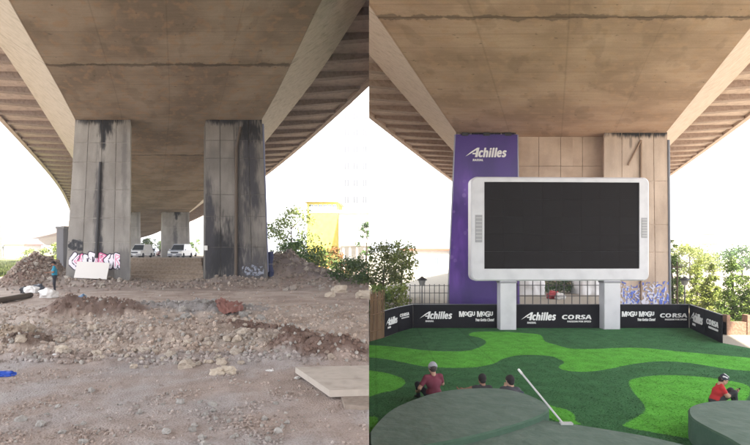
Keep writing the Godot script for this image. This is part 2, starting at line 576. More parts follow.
func soffit_image(seed_: int, a: Color, b: Color, c: Color) -> Image:
	var w := 384
	var h := 640
	var im := Image.create(w, h, false, Image.FORMAT_RGB8)
	var n := noise(1.0, seed_, 5)
	var n2 := noise(1.0, seed_ + 5, 3)
	for y in h:
		for x in w:
			var u := x / float(w) * 11.6
			var v := y / float(h) * 18.0
			var q := n.get_noise_2d(u * 0.22, v * 0.22)
			var q2 := n2.get_noise_2d(u * 1.4 + 40, v * 0.9)
			var col := a.lerp(b, clampf(0.5 + q * 1.5, 0, 1))
			col = col.lerp(c, clampf((q2 - 0.12) * 2.0, 0, 0.6))
			# board marks of the formwork
			var bd := fposmod(v, 1.22)
			col *= 0.985 + 0.04 * n2.get_noise_2d(floorf(v / 1.22) * 7.3, floorf(u / 2.44) * 3.1)
			if bd < 0.05: col *= 0.84
			if fposmod(u, 2.9) < 0.045: col *= 0.85
			# water marks creeping from the joints
			var ed := minf(v, 18.0 - v)
			var lim := 0.12 + 0.26 * n2.get_noise_2d(u * 0.8, 7.0 + 9.0 * float(v > 9.0)) + 0.10 * n.get_noise_2d(u * 5.0, 2.0 + 9.0 * float(v > 9.0))
			if ed < lim: col *= 0.50
			elif ed < lim + 0.25 * absf(q2): col *= 0.85
			col *= 1.0 - 0.14 * smoothstep(0.25, 0.4, n.get_noise_2d(u * 0.6 + 90, v * 0.25))
			col *= 1.0 + 0.09 * n2.get_noise_2d(u * 0.5, v * 6.0)
			if n2.get_noise_2d(u * 2.2 + 11, v * 2.2) > 0.66: col *= 0.55
			col *= 1.0 + 0.06 * rng.randf_range(-1, 1)
			im.set_pixel(x, y, col.linear_to_srgb())
	return im
func viaduct(called: String, label: String, stn: Array, joints: Array, side: int, mats: Dictionary, half := 5.8) -> Node3D:
	var root := thing(called, label, "viaduct")
	# cross-section offsets from the axis and the soffit height
	var wx := half + 2.95
	var ex := half + 6.9
	var hw := 2.0
	var he := 2.45
	for j in joints.size() - 1:
		var s := st_new()
		var a: float = joints[j] + 0.02
		var b: float = joints[j + 1] - 0.02
		var n := maxi(1, int((b - a) / 3.0))
		var uvf := func(v: Vector3) -> Vector2:
			var p := path(stn, -v.z)
			return Vector2((v.x - p.x + half) / (half * 2.0), (-v.z - joints[j]) / (joints[j + 1] - joints[j]))
		for k in n:
			var d0 := lerpf(a, b, float(k) / n)
			var d1 := lerpf(a, b, float(k + 1) / n)
			var c := []
			for d in [d0, d1]:
				var p := path(stn, d)
				c.append_array([Vector3(p.x - half, p.y, -d), Vector3(p.x + half, p.y, -d), Vector3(p.x + half + 0.4, p.y + 0.28, -d), Vector3(p.x - half - 0.4, p.y + 0.28, -d)])
			var skip := []
			if k > 0: skip.append(0)
			if k < n - 1: skip.append(1)
			hexa(s, c, side, uvf, skip)
		put("soffit_segment", s.commit(), mats.soffit, root)
		for sg in [-1, 1]:
			var sw := st_new()
			var sl := st_new()
			var se := st_new()
			for k in n:
				var d0 := lerpf(a, b, float(k) / n)
				var d1 := lerpf(a, b, float(k + 1) / n)
				var cw := []
				var cl := []
				var ck := []
				var ce := []
				for d in [d0, d1]:
					var p := path(stn, d)
					var A := Vector3(p.x + sg * (half + 0.003), p.y + 0.003, -d)
					var B := Vector3(p.x + sg * wx, p.y + hw, -d)
					cw.append_array([A, B, B + Vector3(-sg * 0.5, 0.0, 0), A + Vector3(-sg * 0.45, 0.28, 0)])
					ck.append_array([B + Vector3(-sg * 0.35, 0.001, 0), B + Vector3(0, 0.001, 0), B + Vector3(0.003 * sg, 0.5, 0), B + Vector3(-sg * 0.35, 0.5, 0)])
					cl.append_array([B + Vector3(-sg * 0.3, 0.42, 0), Vector3(p.x + sg * ex, p.y + he + 0.05, -d), Vector3(p.x + sg * ex, p.y + he + 0.35, -d), B + Vector3(-sg * 0.3, 0.75, 0)])
					ce.append_array([Vector3(p.x + sg * (ex - 0.35), p.y + he - 0.18, -d), Vector3(p.x + sg * (ex + 0.05), p.y + he - 0.16, -d), Vector3(p.x + sg * (ex + 0.05), p.y + he + 1.1, -d), Vector3(p.x + sg * (ex - 0.2), p.y + he + 1.1, -d)])
				var skip := []
				if k > 0: skip.append(0)
				if k < n - 1: skip.append(1)
				hexa(sw, cw, side, null, skip)
				hexa(sw, ck, side, null, skip)
				hexa(sl, cl, side, null, skip)
				hexa(se, ce, side, null, skip)
			for q in [[sw, "web", mats.web], [sl, "cantilever_slab", mats.slab], [se, "parapet", mats.edge]]:
				var m: ArrayMesh = q[0].commit()
				if m.get_surface_count(): put(q[1], m, q[2], root)
	# deck slab that closes the box
	var s := st_new()
	var d := float(joints[0])
	while d < joints[-1]:
		var c := []
		for q in [d, d + 6.0]:
			var p := path(stn, q)
			c.append_array([Vector3(p.x - wx, p.y + hw + 0.1, -q), Vector3(p.x + wx, p.y + hw + 0.1, -q), Vector3(p.x + wx, p.y + hw + 0.5, -q), Vector3(p.x - wx, p.y + hw + 0.5, -q)])
		hexa(s, c, side)
		d += 6.0
	put("deck_slab", s.commit(), mats.edge, root)
	if side > 0:   # added unseen wall, keeps sun out of the gap between the decks
		s = st_new()
		d = -58.0
		while d < 36.0:
			var c := []
			for q in [d, d + 4.0]:
				var x0: float = -SEAM * q + 0.01
				var p := path(stn, q)
				c.append_array([Vector3(x0, p.y + 2.62, -q), Vector3(x0 + .35, p.y + 2.62, -q), Vector3(x0 + .35, p.y + 4.6, -q), Vector3(x0, p.y + 4.6, -q)])
			hexa(s, c)
			d += 4.0
		put("added_sun_blocker", s.commit(), mats.edge, root)
	# transverse ribs below the cantilevers
	d = 6.0
	while d < 118.0:
		for sg in [-1, 1]:
			s = st_new()
			var c := []
			for q in [d, d + 0.45]:
				var p := path(stn, q)
				c.append_array([Vector3(p.x + sg * (wx - 0.1), p.y + hw + 0.0, -q), Vector3(p.x + sg * (ex - 0.3), p.y + he - 0.14, -q), Vector3(p.x + sg * (ex - 0.3), p.y + he + 0.2, -q), Vector3(p.x + sg * (wx - 0.1), p.y + hw + 0.5, -q)])
			hexa(s, c, side)
			var m: ArrayMesh = s.commit()
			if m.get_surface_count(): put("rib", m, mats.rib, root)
		d += 2.5
	return root
# a pier whose front faces the yards; x0..x1 at its front top, widening by flare towards the ground
func pier(root: Node3D, d: float, x0: float, x1: float, flare0: float, flare1: float, y0: float, ytop: float, skew: float, cols: Array, rows: Array, front: Material, mcore: Material, thick := 1.5) -> Node3D:
	var pn := Node3D.new()
	pn.name = "pier"
	root.add_child(pn, true)
	var s := st_new()
	var g := 0.03
	var pt := func(u: float, v: float, dd: float) -> Vector3:
		# u 0..1 across, v 0 bottom..1 top
		var xa := lerpf(x0 - flare0, x0, v)
		var xb := lerpf(x1 + flare1, x1, v)
		return Vector3(lerpf(xa, xb, u) + skew * (dd - d), lerpf(y0, ytop, v), -dd)
	var c := []
	for dd in [d + g, d + thick]:
		c.append_array([pt.call(0, 0, dd), pt.call(1, 0, dd), pt.call(1, 1, dd), pt.call(0, 1, dd)])
	hexa(s, c)
	put("core", s.commit(), mcore, pn)
	if front:
		for i in cols.size() - 1:
			for j in rows.size() - 1:
				s = st_new()
				var uvf := func(v: Vector3) -> Vector2:
					var vv := (v.y - y0) / (ytop - y0)
					var xa := lerpf(x0 - flare0, x0, vv)
					var xb := lerpf(x1 + flare1, x1, vv)
					return Vector2((v.x - xa) / (xb - xa), 1.0 - vv)
				var eu := 0.018 / (x1 - x0)
				var ev := 0.018 / (ytop - y0)
				var u0: float = cols[i] + (eu if i > 0 else 0.0)
				var u1: float = cols[i + 1] - (eu if i < cols.size() - 2 else 0.0)
				var v0: float = rows[j] + (ev if j > 0 else 0.0)
				var v1: float = rows[j + 1] - ev
				var pr := rng.randf_range(0.0, 0.012)
				c = []
				for dd in [d - pr, d + g + 0.002]:
					c.append_array([pt.call(u0, v0, dd), pt.call(u1, v0, dd), pt.call(u1, v1, dd), pt.call(u0, v1, dd)])
				hexa(s, c, 0, uvf, [1])
				put("panel", s.commit(), front, pn)
	return pn
func pier_image(seed_: int, a: Color, b: Color, marks: Array) -> Image:
	var w := 192
	var h := 480
	var im := Image.create(w, h, false, Image.FORMAT_RGB8)
	var n := noise(1.0, seed_, 5)
	var n2 := noise(1.0, seed_ + 9, 3)
	for y in h:
		for x in w:
			var u := x / float(w)
			var v := y / float(h)
			var X_ := u * 3.9
			var Y_ := v * 10.0
			var q := n.get_noise_2d(X_ * 0.5, Y_ * 0.3)
			var col := a.lerp(b, clampf(0.5 + q * 1.3, 0, 1))
			col *= 1.0 + 0.10 * n2.get_noise_2d(X_ * 2.5, Y_ * 0.35)     # runs
			for m in marks:
				# [u, v, half width, half height, strength, colour]
				var du: float = absf(u - m[0] + 0.02 * n2.get_noise_2d(Y_ * 1.2, 5.0)) / m[2]
				var dv: float = absf(v - m[1]) / m[3]
				var e := maxf(du, dv) if m.size() > 6 else sqrt(du * du + dv * dv)
				e += 0.35 * n.get_noise_2d(X_ * 1.6 + 20, Y_ * .6) + 0.35 * n.get_noise_2d(X_ * 7.0, Y_ * 1.2)
				var k := (1.0 - smoothstep(0.35, 1.1, e)) * float(m[4])
				col = col.lerp(m[5], k)
			col *= 1.0 + 0.06 * rng.randf_range(-1, 1)
			im.set_pixel(x, y, col.linear_to_srgb())
	return im
func stroke(im: Image, pts: Array, r: float, col: Color) -> void:
	for i in pts.size() - 1:
		var a: Vector2 = pts[i]
		var b: Vector2 = pts[i + 1]
		for y in range(int(minf(a.y, b.y) - r), int(maxf(a.y, b.y) + r) + 1):
			for x in range(int(minf(a.x, b.x) - r), int(maxf(a.x, b.x) + r) + 1):
				if x < 0 or y < 0 or x >= im.get_width() or y >= im.get_height(): continue
				var p := Vector2(x, y)
				var q := Geometry2D.get_closest_point_to_segment(p, a, b)
				if p.distance_to(q) < r: im.set_pixel(x, y, col)
func graffiti_image(w: int, h: int, fill: Array, outline: Color, seed_: int, n: int, worn := 0.0) -> Image:
	var im := Image.create(w, h, false, Image.FORMAT_RGBA8)
	im.fill(Color(outline, 0))
	var r := RandomNumberGenerator.new()
	r.seed = seed_
	var step := w / float(n)
	var all := []
	for k in n:
		var x0 := step * k + step * r.randf_range(.05, .2)
		var x1 := step * (k + 1) + step * r.randf_range(0, .25)
		var y0 := h * r.randf_range(0.12, 0.3)
		var y1 := h * r.randf_range(0.7, 0.88)
		var ym := (y0 + y1) / 2.0 + h * r.randf_range(-.1, .1)
		var kinds := [
			[Vector2(x0, y1), Vector2(x0 + step * .1, y0), Vector2(x1, y0 + h * .1), Vector2(x0 + step * .15, ym), Vector2(x1, y1)],
			[Vector2(x1, y0), Vector2(x0, y0 + h * .08), Vector2(x0, ym), Vector2(x1, ym + h * .05), Vector2(x1, y1), Vector2(x0, y1)],
			[Vector2(x0, y1), Vector2((x0 + x1) / 2, y0), Vector2(x1, y1), Vector2(x1 - step * .15, ym), Vector2(x0 + step * .1, ym)],
			[Vector2(x1, y0), Vector2(x0, ym), Vector2(x1, y1), Vector2(x1, ym), Vector2(x0 + step * .3, ym)],
			[Vector2(x0, y0), Vector2(x0, y1), Vector2(x1, y1 - h * .1), Vector2(x1, y0 + h * .1), Vector2(x0, y0)],
		]
		all.append(kinds[r.randi() % 5])
	for k in all.size():
		stroke(im, all[k], h * 0.15, outline)
		stroke(im, all[k], h * 0.10, fill[k % fill.size()])
	for k in all.size():
		var sh := []
		for q in all[k]: sh.append(q + Vector2(-2, -3))
		stroke(im, sh, h * 0.018, fill[(k + 1) % fill.size()])
	for k in 26:
		var a := Vector2(r.randf() * w, r.randf_range(0.05, 0.95) * h)
		stroke(im, [a, a + Vector2(r.randf_range(-20, 20), r.randf_range(-14, 14)), a + Vector2(r.randf_range(-26, 26), r.randf_range(-14, 14))], 1.6, [outline, fill[k % fill.size()]][k % 2])
	if worn > 0.0:
		var nz := noise(0.03, seed_ + 3, 4)
		for y in h:
			for x in w:
				if nz.get_noise_2d(x, y) + 0.5 * (float(h - y) / h - 0.5) > 0.35 - worn: im.set_pixel(x, y, Color(outline, 0))
	return im
func decal_quad(called: String, parent: Node, a: Vector3, b: Vector3, h0: float, h1: float, im: Image) -> void:
	var s := st_new()
	var pts := [Vector3(a.x, h0, a.z), Vector3(b.x, h0, b.z), Vector3(b.x, h1, b.z), Vector3(a.x, h1, a.z)]
	var uv := [Vector2(0, 1), Vector2(1, 1), Vector2(1, 0), Vector2(0, 0)]
	for k in [0, 2, 1, 0, 3, 2]:
		s.set_normal(Vector3(0, 0, 1))
		s.set_uv(uv[k])
		s.add_vertex(pts[k])
	var m := uvmat(im, 0.7)
	m.transparency = BaseMaterial3D.TRANSPARENCY_ALPHA_SCISSOR
	m.alpha_scissor_threshold = 0.5
	put(called, s.commit(), m, parent)

var vl: Node3D
var vr: Node3D
func viaducts() -> void:
	var sl := [[-60.0, -.5, 13.2], [0.0, -.5, 13.2], [20.8, X(165, 20.8), 11.5], [35.0, X(168.5, 35), 10.33], [83.0, X(150, 83), 7.83], [135.0, X(120, 135), 5.3], [215.0, X(60, 215), 3.9]]
	var sr := [[-60.0, .5, 10.4], [0.0, .5, 10.4], [18.3, X(568, 18.3), 9.72], [33.0, X(561, 33), 9.1], [80.0, X(557, 80), 8.3], [135.0, X(556, 135), 7.9]]
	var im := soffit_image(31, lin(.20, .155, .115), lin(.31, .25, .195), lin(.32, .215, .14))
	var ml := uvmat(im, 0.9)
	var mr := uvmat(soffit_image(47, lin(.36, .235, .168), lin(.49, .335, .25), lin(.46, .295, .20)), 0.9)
	vl = viaduct("viaduct", "grey concrete box-girder viaduct on slab piers above the rubble yard", sl, [-60.0, -9.2, 8.7, 26.6, 44.5, 62.4, 80.3, 98.2, 116.1, 134.0, 160.0, 186.0, 212.0], -1, {"soffit": ml, "web": M.web_l, "slab": M.slab_l, "rib": M.shaded_rib_l, "edge": M.slab_l})
	vr = viaduct("viaduct", "tan concrete box-girder viaduct above the turf and the big screen", sr, [-60.0, -17.0, 0.5, 18.1, 36.0, 54.0, 72.0, 90.0, 108.0, 126.0], 1, {"soffit": mr, "web": M.web_r, "slab": M.slab_r, "rib": M.shaded_rib_r, "edge": M.slab_r}, 6.15)
	var black := lin(.02, .019, .021)
	var soot := lin(.045, .043, .05)
	# grey viaduct, front pair
	var sk := -.385
	var m1 := uvmat(pier_image(61, lin(.215, .20, .185), lin(.30, .285, .265), [
		[.50, .0, .7, .04, 1, black], [.55, .04, .18, .09, 1, black], [.52, .12, .07, .10, 1, black],
		[.50, .86, .11, .14, .95, soot], [.48, .6, .09, .45, .7, soot, 1], [.9, .3, .06, .4, .35, soot], [.9, .9, .2, .15, .5, soot]]), 0.9)
	var m2 := uvmat(pier_image(62, lin(.15, .138, .125), lin(.225, .208, .19), [
		[.77, .28, .17, .40, .95, soot, 1], [.80, .06, .28, .10, 1, black], [.22, .84, .50, .26, 1, black], [.05, .66, .14, .34, .95, soot], [.4, .0, .8, .04, 1, black],
		[.75, .93, .45, .16, .8, soot], [.58, .6, .07, .7, .6, soot]]), 0.9)
	var c5 := [0.0, .25, .5, .75, 1.0]
	var y0 := 0.25
	var top := 10.36
	var d := 35.0
	var p1 := pier(vl, d, X(75.5, d), X(130.5, d), .62, -.05, y0, top, sk, c5, [0.0, .24, .39, .565, .735, .855, 1.0], m1, M.conc)
	var p2 := pier(vl, d, X(206, d), X(262, d), .05, .38, y0, top, sk, c5, [0.0, .21, .40, .535, .76, .87, 1.0], m2, tri(M.conc_tex, M.bump, 0.35, 0.92, Color(.32, .31, .30)))
	var pm := mat(lin(.10, .075, .055), 0.7)
	put("drain_pipe", tubem(P(96.5, 258, 34.9), P(100.5, 162, 34.9), .085, .085, 10), mat(lin(.035, .033, .035), .6), p1)
	put("drain_pipe", tubem(P(236, 275, 34.9), P(236.5, 148, 34.9), .10, .10, 10), pm, p2)
	put("drain_pipe", tubem(P(236.5, 148, 34.9), P(240.5, 127, 34.9), .08, .08, 10), pm, p2)
	var bm := mat(lin(.15, .17, .27), 0.5)
	put("corner_pipe", tubem(P(267.8, 272, 35.1), P(263, 124, 35.1), .07, .07, 10), bm, p2)
	decal_quad("graffiti", p1, P(69, 0, 34.96), P(120, 0, 34.96), P(0, 270, 34.96).y, P(0, 251, 34.96).y, graffiti_image(420, 150, [Color(.92, .9, .93), Color(.9, .88, .92), Color(.88, .45, .62), Color(.9, .9, .94)], Color(.16, .10, .2), 5, 10))
	decal_quad("graffiti", p1, P(68, 0, 34.965), P(83, 0, 34.965), P(0, 251, 34.965).y, P(0, 239, 34.965).y, graffiti_image(160, 120, [Color(.12, .12, .14)], Color(.3, .3, .31), 9, 3))
	decal_quad("graffiti", p2, P(242, 0, 34.965), P(264, 0, 34.965), P(0, 276, 34.965).y, P(0, 262, 34.965).y, graffiti_image(160, 120, [Color(.55, .57, .62)], Color(.35, .37, .42), 19, 4, .35))
	# second pair, far
	d = 83.0
	var w := 4.0
	for px in [127.0, 176.0]:
		pier(vl, d, X(px, d) - w / 2, X(px, d) + w / 2, .1, .1, 0.9, 8.0, -.5, [0.0, .33, .66, 1.0], [0.0, .3, .65, 1.0], m1, M.conc)
	d = 131.0
	for px in [100.0, 131.0]:
		pier(vl, d, X(px, d) - w / 2, X(px, d) + w / 2, .1, .1, 0.4, 5.6, -.5, [], [], null, M.conc)
	# tan viaduct
	d = 33.0
	sk = .332
	var m3 := uvmat(pier_image(63, lin(.40, .315, .255), lin(.52, .42, .345), [[.5, .0, .8, .035, 1, black], [.42, .05, .03, .05, .5, soot], [.62, .45, .05, .3, .3, lin(.5, .43, .37)]]), 0.9)
	pier(vr, d, X(456, d), X(516, d), .45, .1, -1.75, 9.15, sk, c5, [0.0, .3, .5, .7, .85, 1.0], m3, M.web_r)
	var p4 := pier(vr, d, X(604, d), X(667, d), .05, .2, -1.75, 9.15, sk, [0.0, .28, .56, .78, 1.0], [0.0, .35, .5, .735, 1.0], m3, M.web_r)
	var cwm := uvmat(pier_image(66, lin(.42, .315, .24), lin(.53, .41, .32), []), 0.9)
	for i in 4:
		for j in 2:
			var xa := lerpf(X(517, 34.0), X(604, 34.0), i / 4.0)
			var xb := lerpf(X(517, 34.0), X(604, 34.0), (i + 1) / 4.0)
			var cs := st_new()
			var uvf := func(v: Vector3) -> Vector2: return Vector2(v.x / 6.0, v.y / 6.0)
			box(cs, Vector3(xa + .012, 5.4 + j * 1.9, -34.4), Vector3(xb - .012, 7.28 + j * 1.86, -34.0 + .01 * (i % 2)), Color.WHITE, 0, uvf)
			put("cross_wall_panel", cs.commit(), cwm, vr)
	var tm := mat(lin(.30, .21, .15), .8)
	put("drain_pipe", tubem(P(628, 165, 32.92), P(641, 140, 32.92), .05, .05), tm, p4)
	put("drain_pipe", tubem(P(641, 140, 32.92), P(641, 300, 32.92), .06, .06), tm, p4)
	put("corner_pipe", tubem(P(669.6, 306, 33.0), P(668.2, 140, 33.0), .08, .08, 10), mat(lin(.16, .17, .2), .5), p4)
	decal_quad("graffiti", p4, P(619, 0, 32.96), P(669, 0, 32.96), P(0, 309, 32.96).y, P(0, 280, 32.96).y, graffiti_image(420, 240, [Color(.80, .80, .86), Color(.76, .78, .86), Color(.36, .44, .78), Color(.82, .82, .88)], Color(.32, .40, .74), 14, 7, .3))
	d = 78.0
	for px in [530.0, 590.0]:
		pier(vr, d, X(px, d) - w / 2, X(px, d) + w / 2, .1, .1, -1.75, 8.45, .32, [0.0, .33, .66, 1.0], [0.0, .3, .65, 1.0], m3, M.web_r)

# ---------- turf yard ----------
const TURF := -1.6
var light_areas := []
func smooth_poly(pts: Array) -> PackedVector2Array:   # Catmull-Rom through the points, on the turf plane (x, depth)
	var g := []
	for p in pts:
		var q := G(p[0], p[1], TURF)
		g.append(Vector2(q.x, -q.z))
	var out := PackedVector2Array()
	var n := g.size()
	for i in n:
		for k in 6:
			out.append((g[i] as Vector2).cubic_interpolate(g[(i + 1) % n], g[(i + n - 1) % n], g[(i + 2) % n], k / 6.0))
	return out
func on_light(x: float, d: float) -> bool:
	var p := Vector2(x, d)
	for a in light_areas:
		if a[0].has_point(p) and Geometry2D.is_point_in_polygon(p, a[1]): return true
	return false
func yard_right() -> void:
	var z7 := func(a: Array) -> Array: return a.map(func(q): return [365.0 + q[0] / 3.846, 330.0 + q[1] / 3.846])
	var z8 := func(a: Array) -> Array: return a.map(func(q): return [555.0 + q[0] / 3.846, 330.0 + q[1] / 3.846])
	var shapes := []
	var up: Array = z7.call([[-120, 52], [15, 58], [120, 65], [230, 78], [330, 82], [400, 78], [450, 60], [463, 44], [440, 30], [398, 20], [420, 8], [520, 6], [600, 11], [670, 18], [690, 43], [730, 56]])
	up.append_array(z8.call([[60, 71], [160, 72], [260, 68], [350, 70], [450, 80], [560, 90], [650, 98], [760, 108], [860, 118], [860, 175], [750, 158], [680, 152], [600, 140], [500, 125], [400, 120], [300, 130], [200, 150], [120, 160], [40, 156], [12, 142], [32, 124], [0, 106]]))
	up.append_array(z7.call([[700, 99], [640, 96], [580, 98], [530, 110], [490, 130], [420, 143], [330, 145], [230, 140], [150, 125], [80, 112], [15, 105], [-120, 98]]))
	shapes.append(up)
	shapes.append(z7.call([[-60, 150], [15, 155], [80, 165], [140, 185], [152, 205], [120, 228], [60, 242], [15, 256], [-60, 270]]))
	shapes.append(z7.call([[-60, 330], [15, 332], [46, 336], [42, 370], [15, 396], [-60, 420]]))
	shapes.append(z8.call([[280, 203], [300, 187], [370, 176], [450, 173], [560, 180], [640, 190], [715, 205], [748, 224], [735, 262], [690, 300], [620, 340], [560, 420], [500, 415], [400, 398], [300, 380], [258, 366], [290, 345], [333, 322], [344, 298], [330, 275], [300, 240]]))
	shapes.append(z8.call([[-40, 285], [0, 296], [40, 305], [70, 325], [76, 348], [96, 362], [40, 358], [-10, 345], [-50, 320]]))
	for q in shapes:
		var pg := smooth_poly(q)
		var r := Rect2(pg[0], Vector2.ZERO)
		for v in pg: r = r.expand(v)
		light_areas.append([r, pg])
	# the turf: dyed in two greens
	var W := 30.0
	var D := 22.0
	var iw := 900
	var ih := 660
	var im := Image.create(iw, ih, false, Image.FORMAT_RGB8)
	var n := noise(1.0, 91, 4)
	for y in ih:
		for x in iw:
			var wx := x / float(iw) * W - 1.5
			var wd := 28.5 - y / float(ih) * D
			var l := on_light(wx, wd)
			var c := Color(.105, .36, .05) if l else Color(.050, .14, .058)
			var q := n.get_noise_2d(wx * 1.3, wd * 1.3)
			c *= 1.0 + 0.32 * q + 0.16 * n.get_noise_2d(wx * 7.0, wd * 7.0) + rng.randf_range(-.18, .18)
			var strip := floorf(wx / 2.0)
			c *= 1.0 + 0.07 * n.get_noise_1d(strip * 13.7)
			if fposmod(wx, 2.0) < 0.04: c *= 0.82
			im.set_pixel(x, y, c.linear_to_srgb())
	var tm := uvmat(im, 0.95)
	tm.metallic_specular = .12
	var outline := [G(369, 341.5, TURF), G(384.5, 337.5, TURF), G(410, 327.5, TURF), G(689, 327.5, TURF), G(720, 342.5, TURF), G(770, 352, TURF)]
	var poly2 := PackedVector2Array()
	for v in outline: poly2.append(Vector2(v.x, -v.z))
	poly2.append(Vector2(14.5, 6.8))
	poly2.append(Vector2(-SEAM * 6.8, 6.8))
	var s := st_new()
	var idx := Geometry2D.triangulate_polygon(poly2)
	var tuv := func(v: Vector3) -> Vector2: return Vector2((v.x + 1.5) / W, (28.5 + v.z) / D)
	flat_up(s, poly2, idx, TURF, tuv)
	for i in poly2.size():
		var a := poly2[i]
		var b := poly2[(i + 1) % poly2.size()]
		var nn := Vector3(b.y - a.y, 0, b.x - a.x).normalized()
		for v in [Vector3(a.x, TURF, -a.y), Vector3(b.x, TURF, -b.y), Vector3(b.x, -1.75, -b.y), Vector3(a.x, TURF, -a.y), Vector3(b.x, -1.75, -b.y), Vector3(a.x, -1.75, -a.y)]:
			s.set_normal(nn)
			s.set_uv(Vector2(.5, .5))
			s.add_vertex(v)
	var o := put("artificial_turf", s.commit(), tm)
	tag(o, "artificial turf in dark and light green curving patches", "", "", "structure")
	# tufts
	var mm := MultiMesh.new()
	mm.transform_format = MultiMesh.TRANSFORM_3D
	mm.use_colors = true
	s = st_new()
	for k in 3:
		var t := TAU * k / 3.0
		var u := Vector3(cos(t), 0, sin(t))
		var lean := Vector3(sin(t * 2.0) * 0.6, .7, -1.0 + cos(t) * 0.5)
		poly(s, PackedVector3Array([u * 0.35 + Vector3(-.16, 0, 0), u * 0.35 + Vector3(.16, 0, 0), u * 0.35 + lean]), Vector3(0, 1, .2).normalized())
	mm.mesh = s.commit()
	var items := []
	for k in 90000:
		var py := 332.0 + 112.0 * rng.randf()
		var px := rng.randf_range(369.5, 760)
		var g := G(px, py, TURF)
		g.x += rng.randf_range(-.02, .02)
		if side_of(g) < 0.02 or not Geometry2D.is_point_in_polygon(Vector2(g.x, -g.z), poly2): continue
		var l := on_light(g.x, -g.z)
		var c := Color(.10, .34, .048) if l else Color(.047, .13, .055)
		c *= rng.randf_range(1.0, 1.6)
		c.a = 1
		var sz := rng.randf_range(.012, .024)
		items.append([Transform3D(Basis.from_euler(Vector3(0, rng.randf() * TAU, 0)).scaled(Vector3(sz, sz, sz)), Vector3(g.x, TURF, g.z)), c])
	mm.instance_count = items.size()
	for i in items.size():
		mm.set_instance_transform(i, items[i][0])
		mm.set_instance_color(i, items[i][1])
	var mi := MultiMeshInstance3D.new()
	mi.name = "turf_blades"
	mi.multimesh = mm
	var gm := mat(Color.WHITE, .9, 0, true)
	gm.metallic_specular = .12
	mi.material_override = gm
	add_child(mi)
	tag(mi, "short green blades of the artificial turf", "grass", "", "stuff")

func flat_up(s: SurfaceTool, pg: PackedVector2Array, idx: PackedInt32Array, y: float, uvf = null) -> void:
	for i in range(0, idx.size(), 3):
		var q := PackedVector3Array()
		for k in 3: q.append(Vector3(pg[idx[i + k]].x, y, -pg[idx[i + k]].y))
		poly(s, q, Vector3.UP, uvf)
func platform(called: String, label: String, pts: Array, y: float, ybot: float, top: Material, rim: Material, cut := true) -> void:
	var pg := PackedVector2Array()
	var n := pts.size()
	for i in n:
		for k in 5:
			var v := (pts[i] as Vector2).cubic_interpolate(pts[(i + 1) % n], pts[(i + n - 1) % n], pts[(i + 2) % n], k / 5.0)
			v.x = maxf(v.x, -SEAM * v.y + 0.005)
			pg.append(v)
	if Geometry2D.is_polygon_clockwise(pg): pg.reverse()
	var root := thing(called, label, "platform")
	var c := Vector2.ZERO
	for v in pg: c += v
	c /= pg.size()
	var b := 0.03
	var inn := Geometry2D.offset_polygon(pg, -b)[0]
	var s := st_new()
	flat_up(s, inn, Geometry2D.triangulate_polygon(inn), y)
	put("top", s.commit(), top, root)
	s = st_new()
	s.set_smooth_group(0)
	for i in pg.size():
		var a := pg[i]
		var e := pg[(i + 1) % pg.size()]
		var nn := Vector3(e.y - a.y, 0, e.x - a.x).normalized()
		if nn.dot(Vector3(a.x - c.x, 0, -(a.y - c.y))) < 0: nn = -nn
		var ai := a - Vector2(nn.x, -nn.z) * b
		var ei := e - Vector2(nn.x, -nn.z) * b
		for q in [[[ai, y], [ei, y], [e, y - b], [a, y - b], (nn + Vector3.UP).normalized()], [[a, y - b], [e, y - b], [e, ybot], [a, ybot], nn]]:
			var w := PackedVector3Array()
			for k in 4: w.append(Vector3(q[k][0].x, q[k][1], -q[k][0].y))
			poly(s, w, q[4])
	put("rim", s.commit(), rim, root)

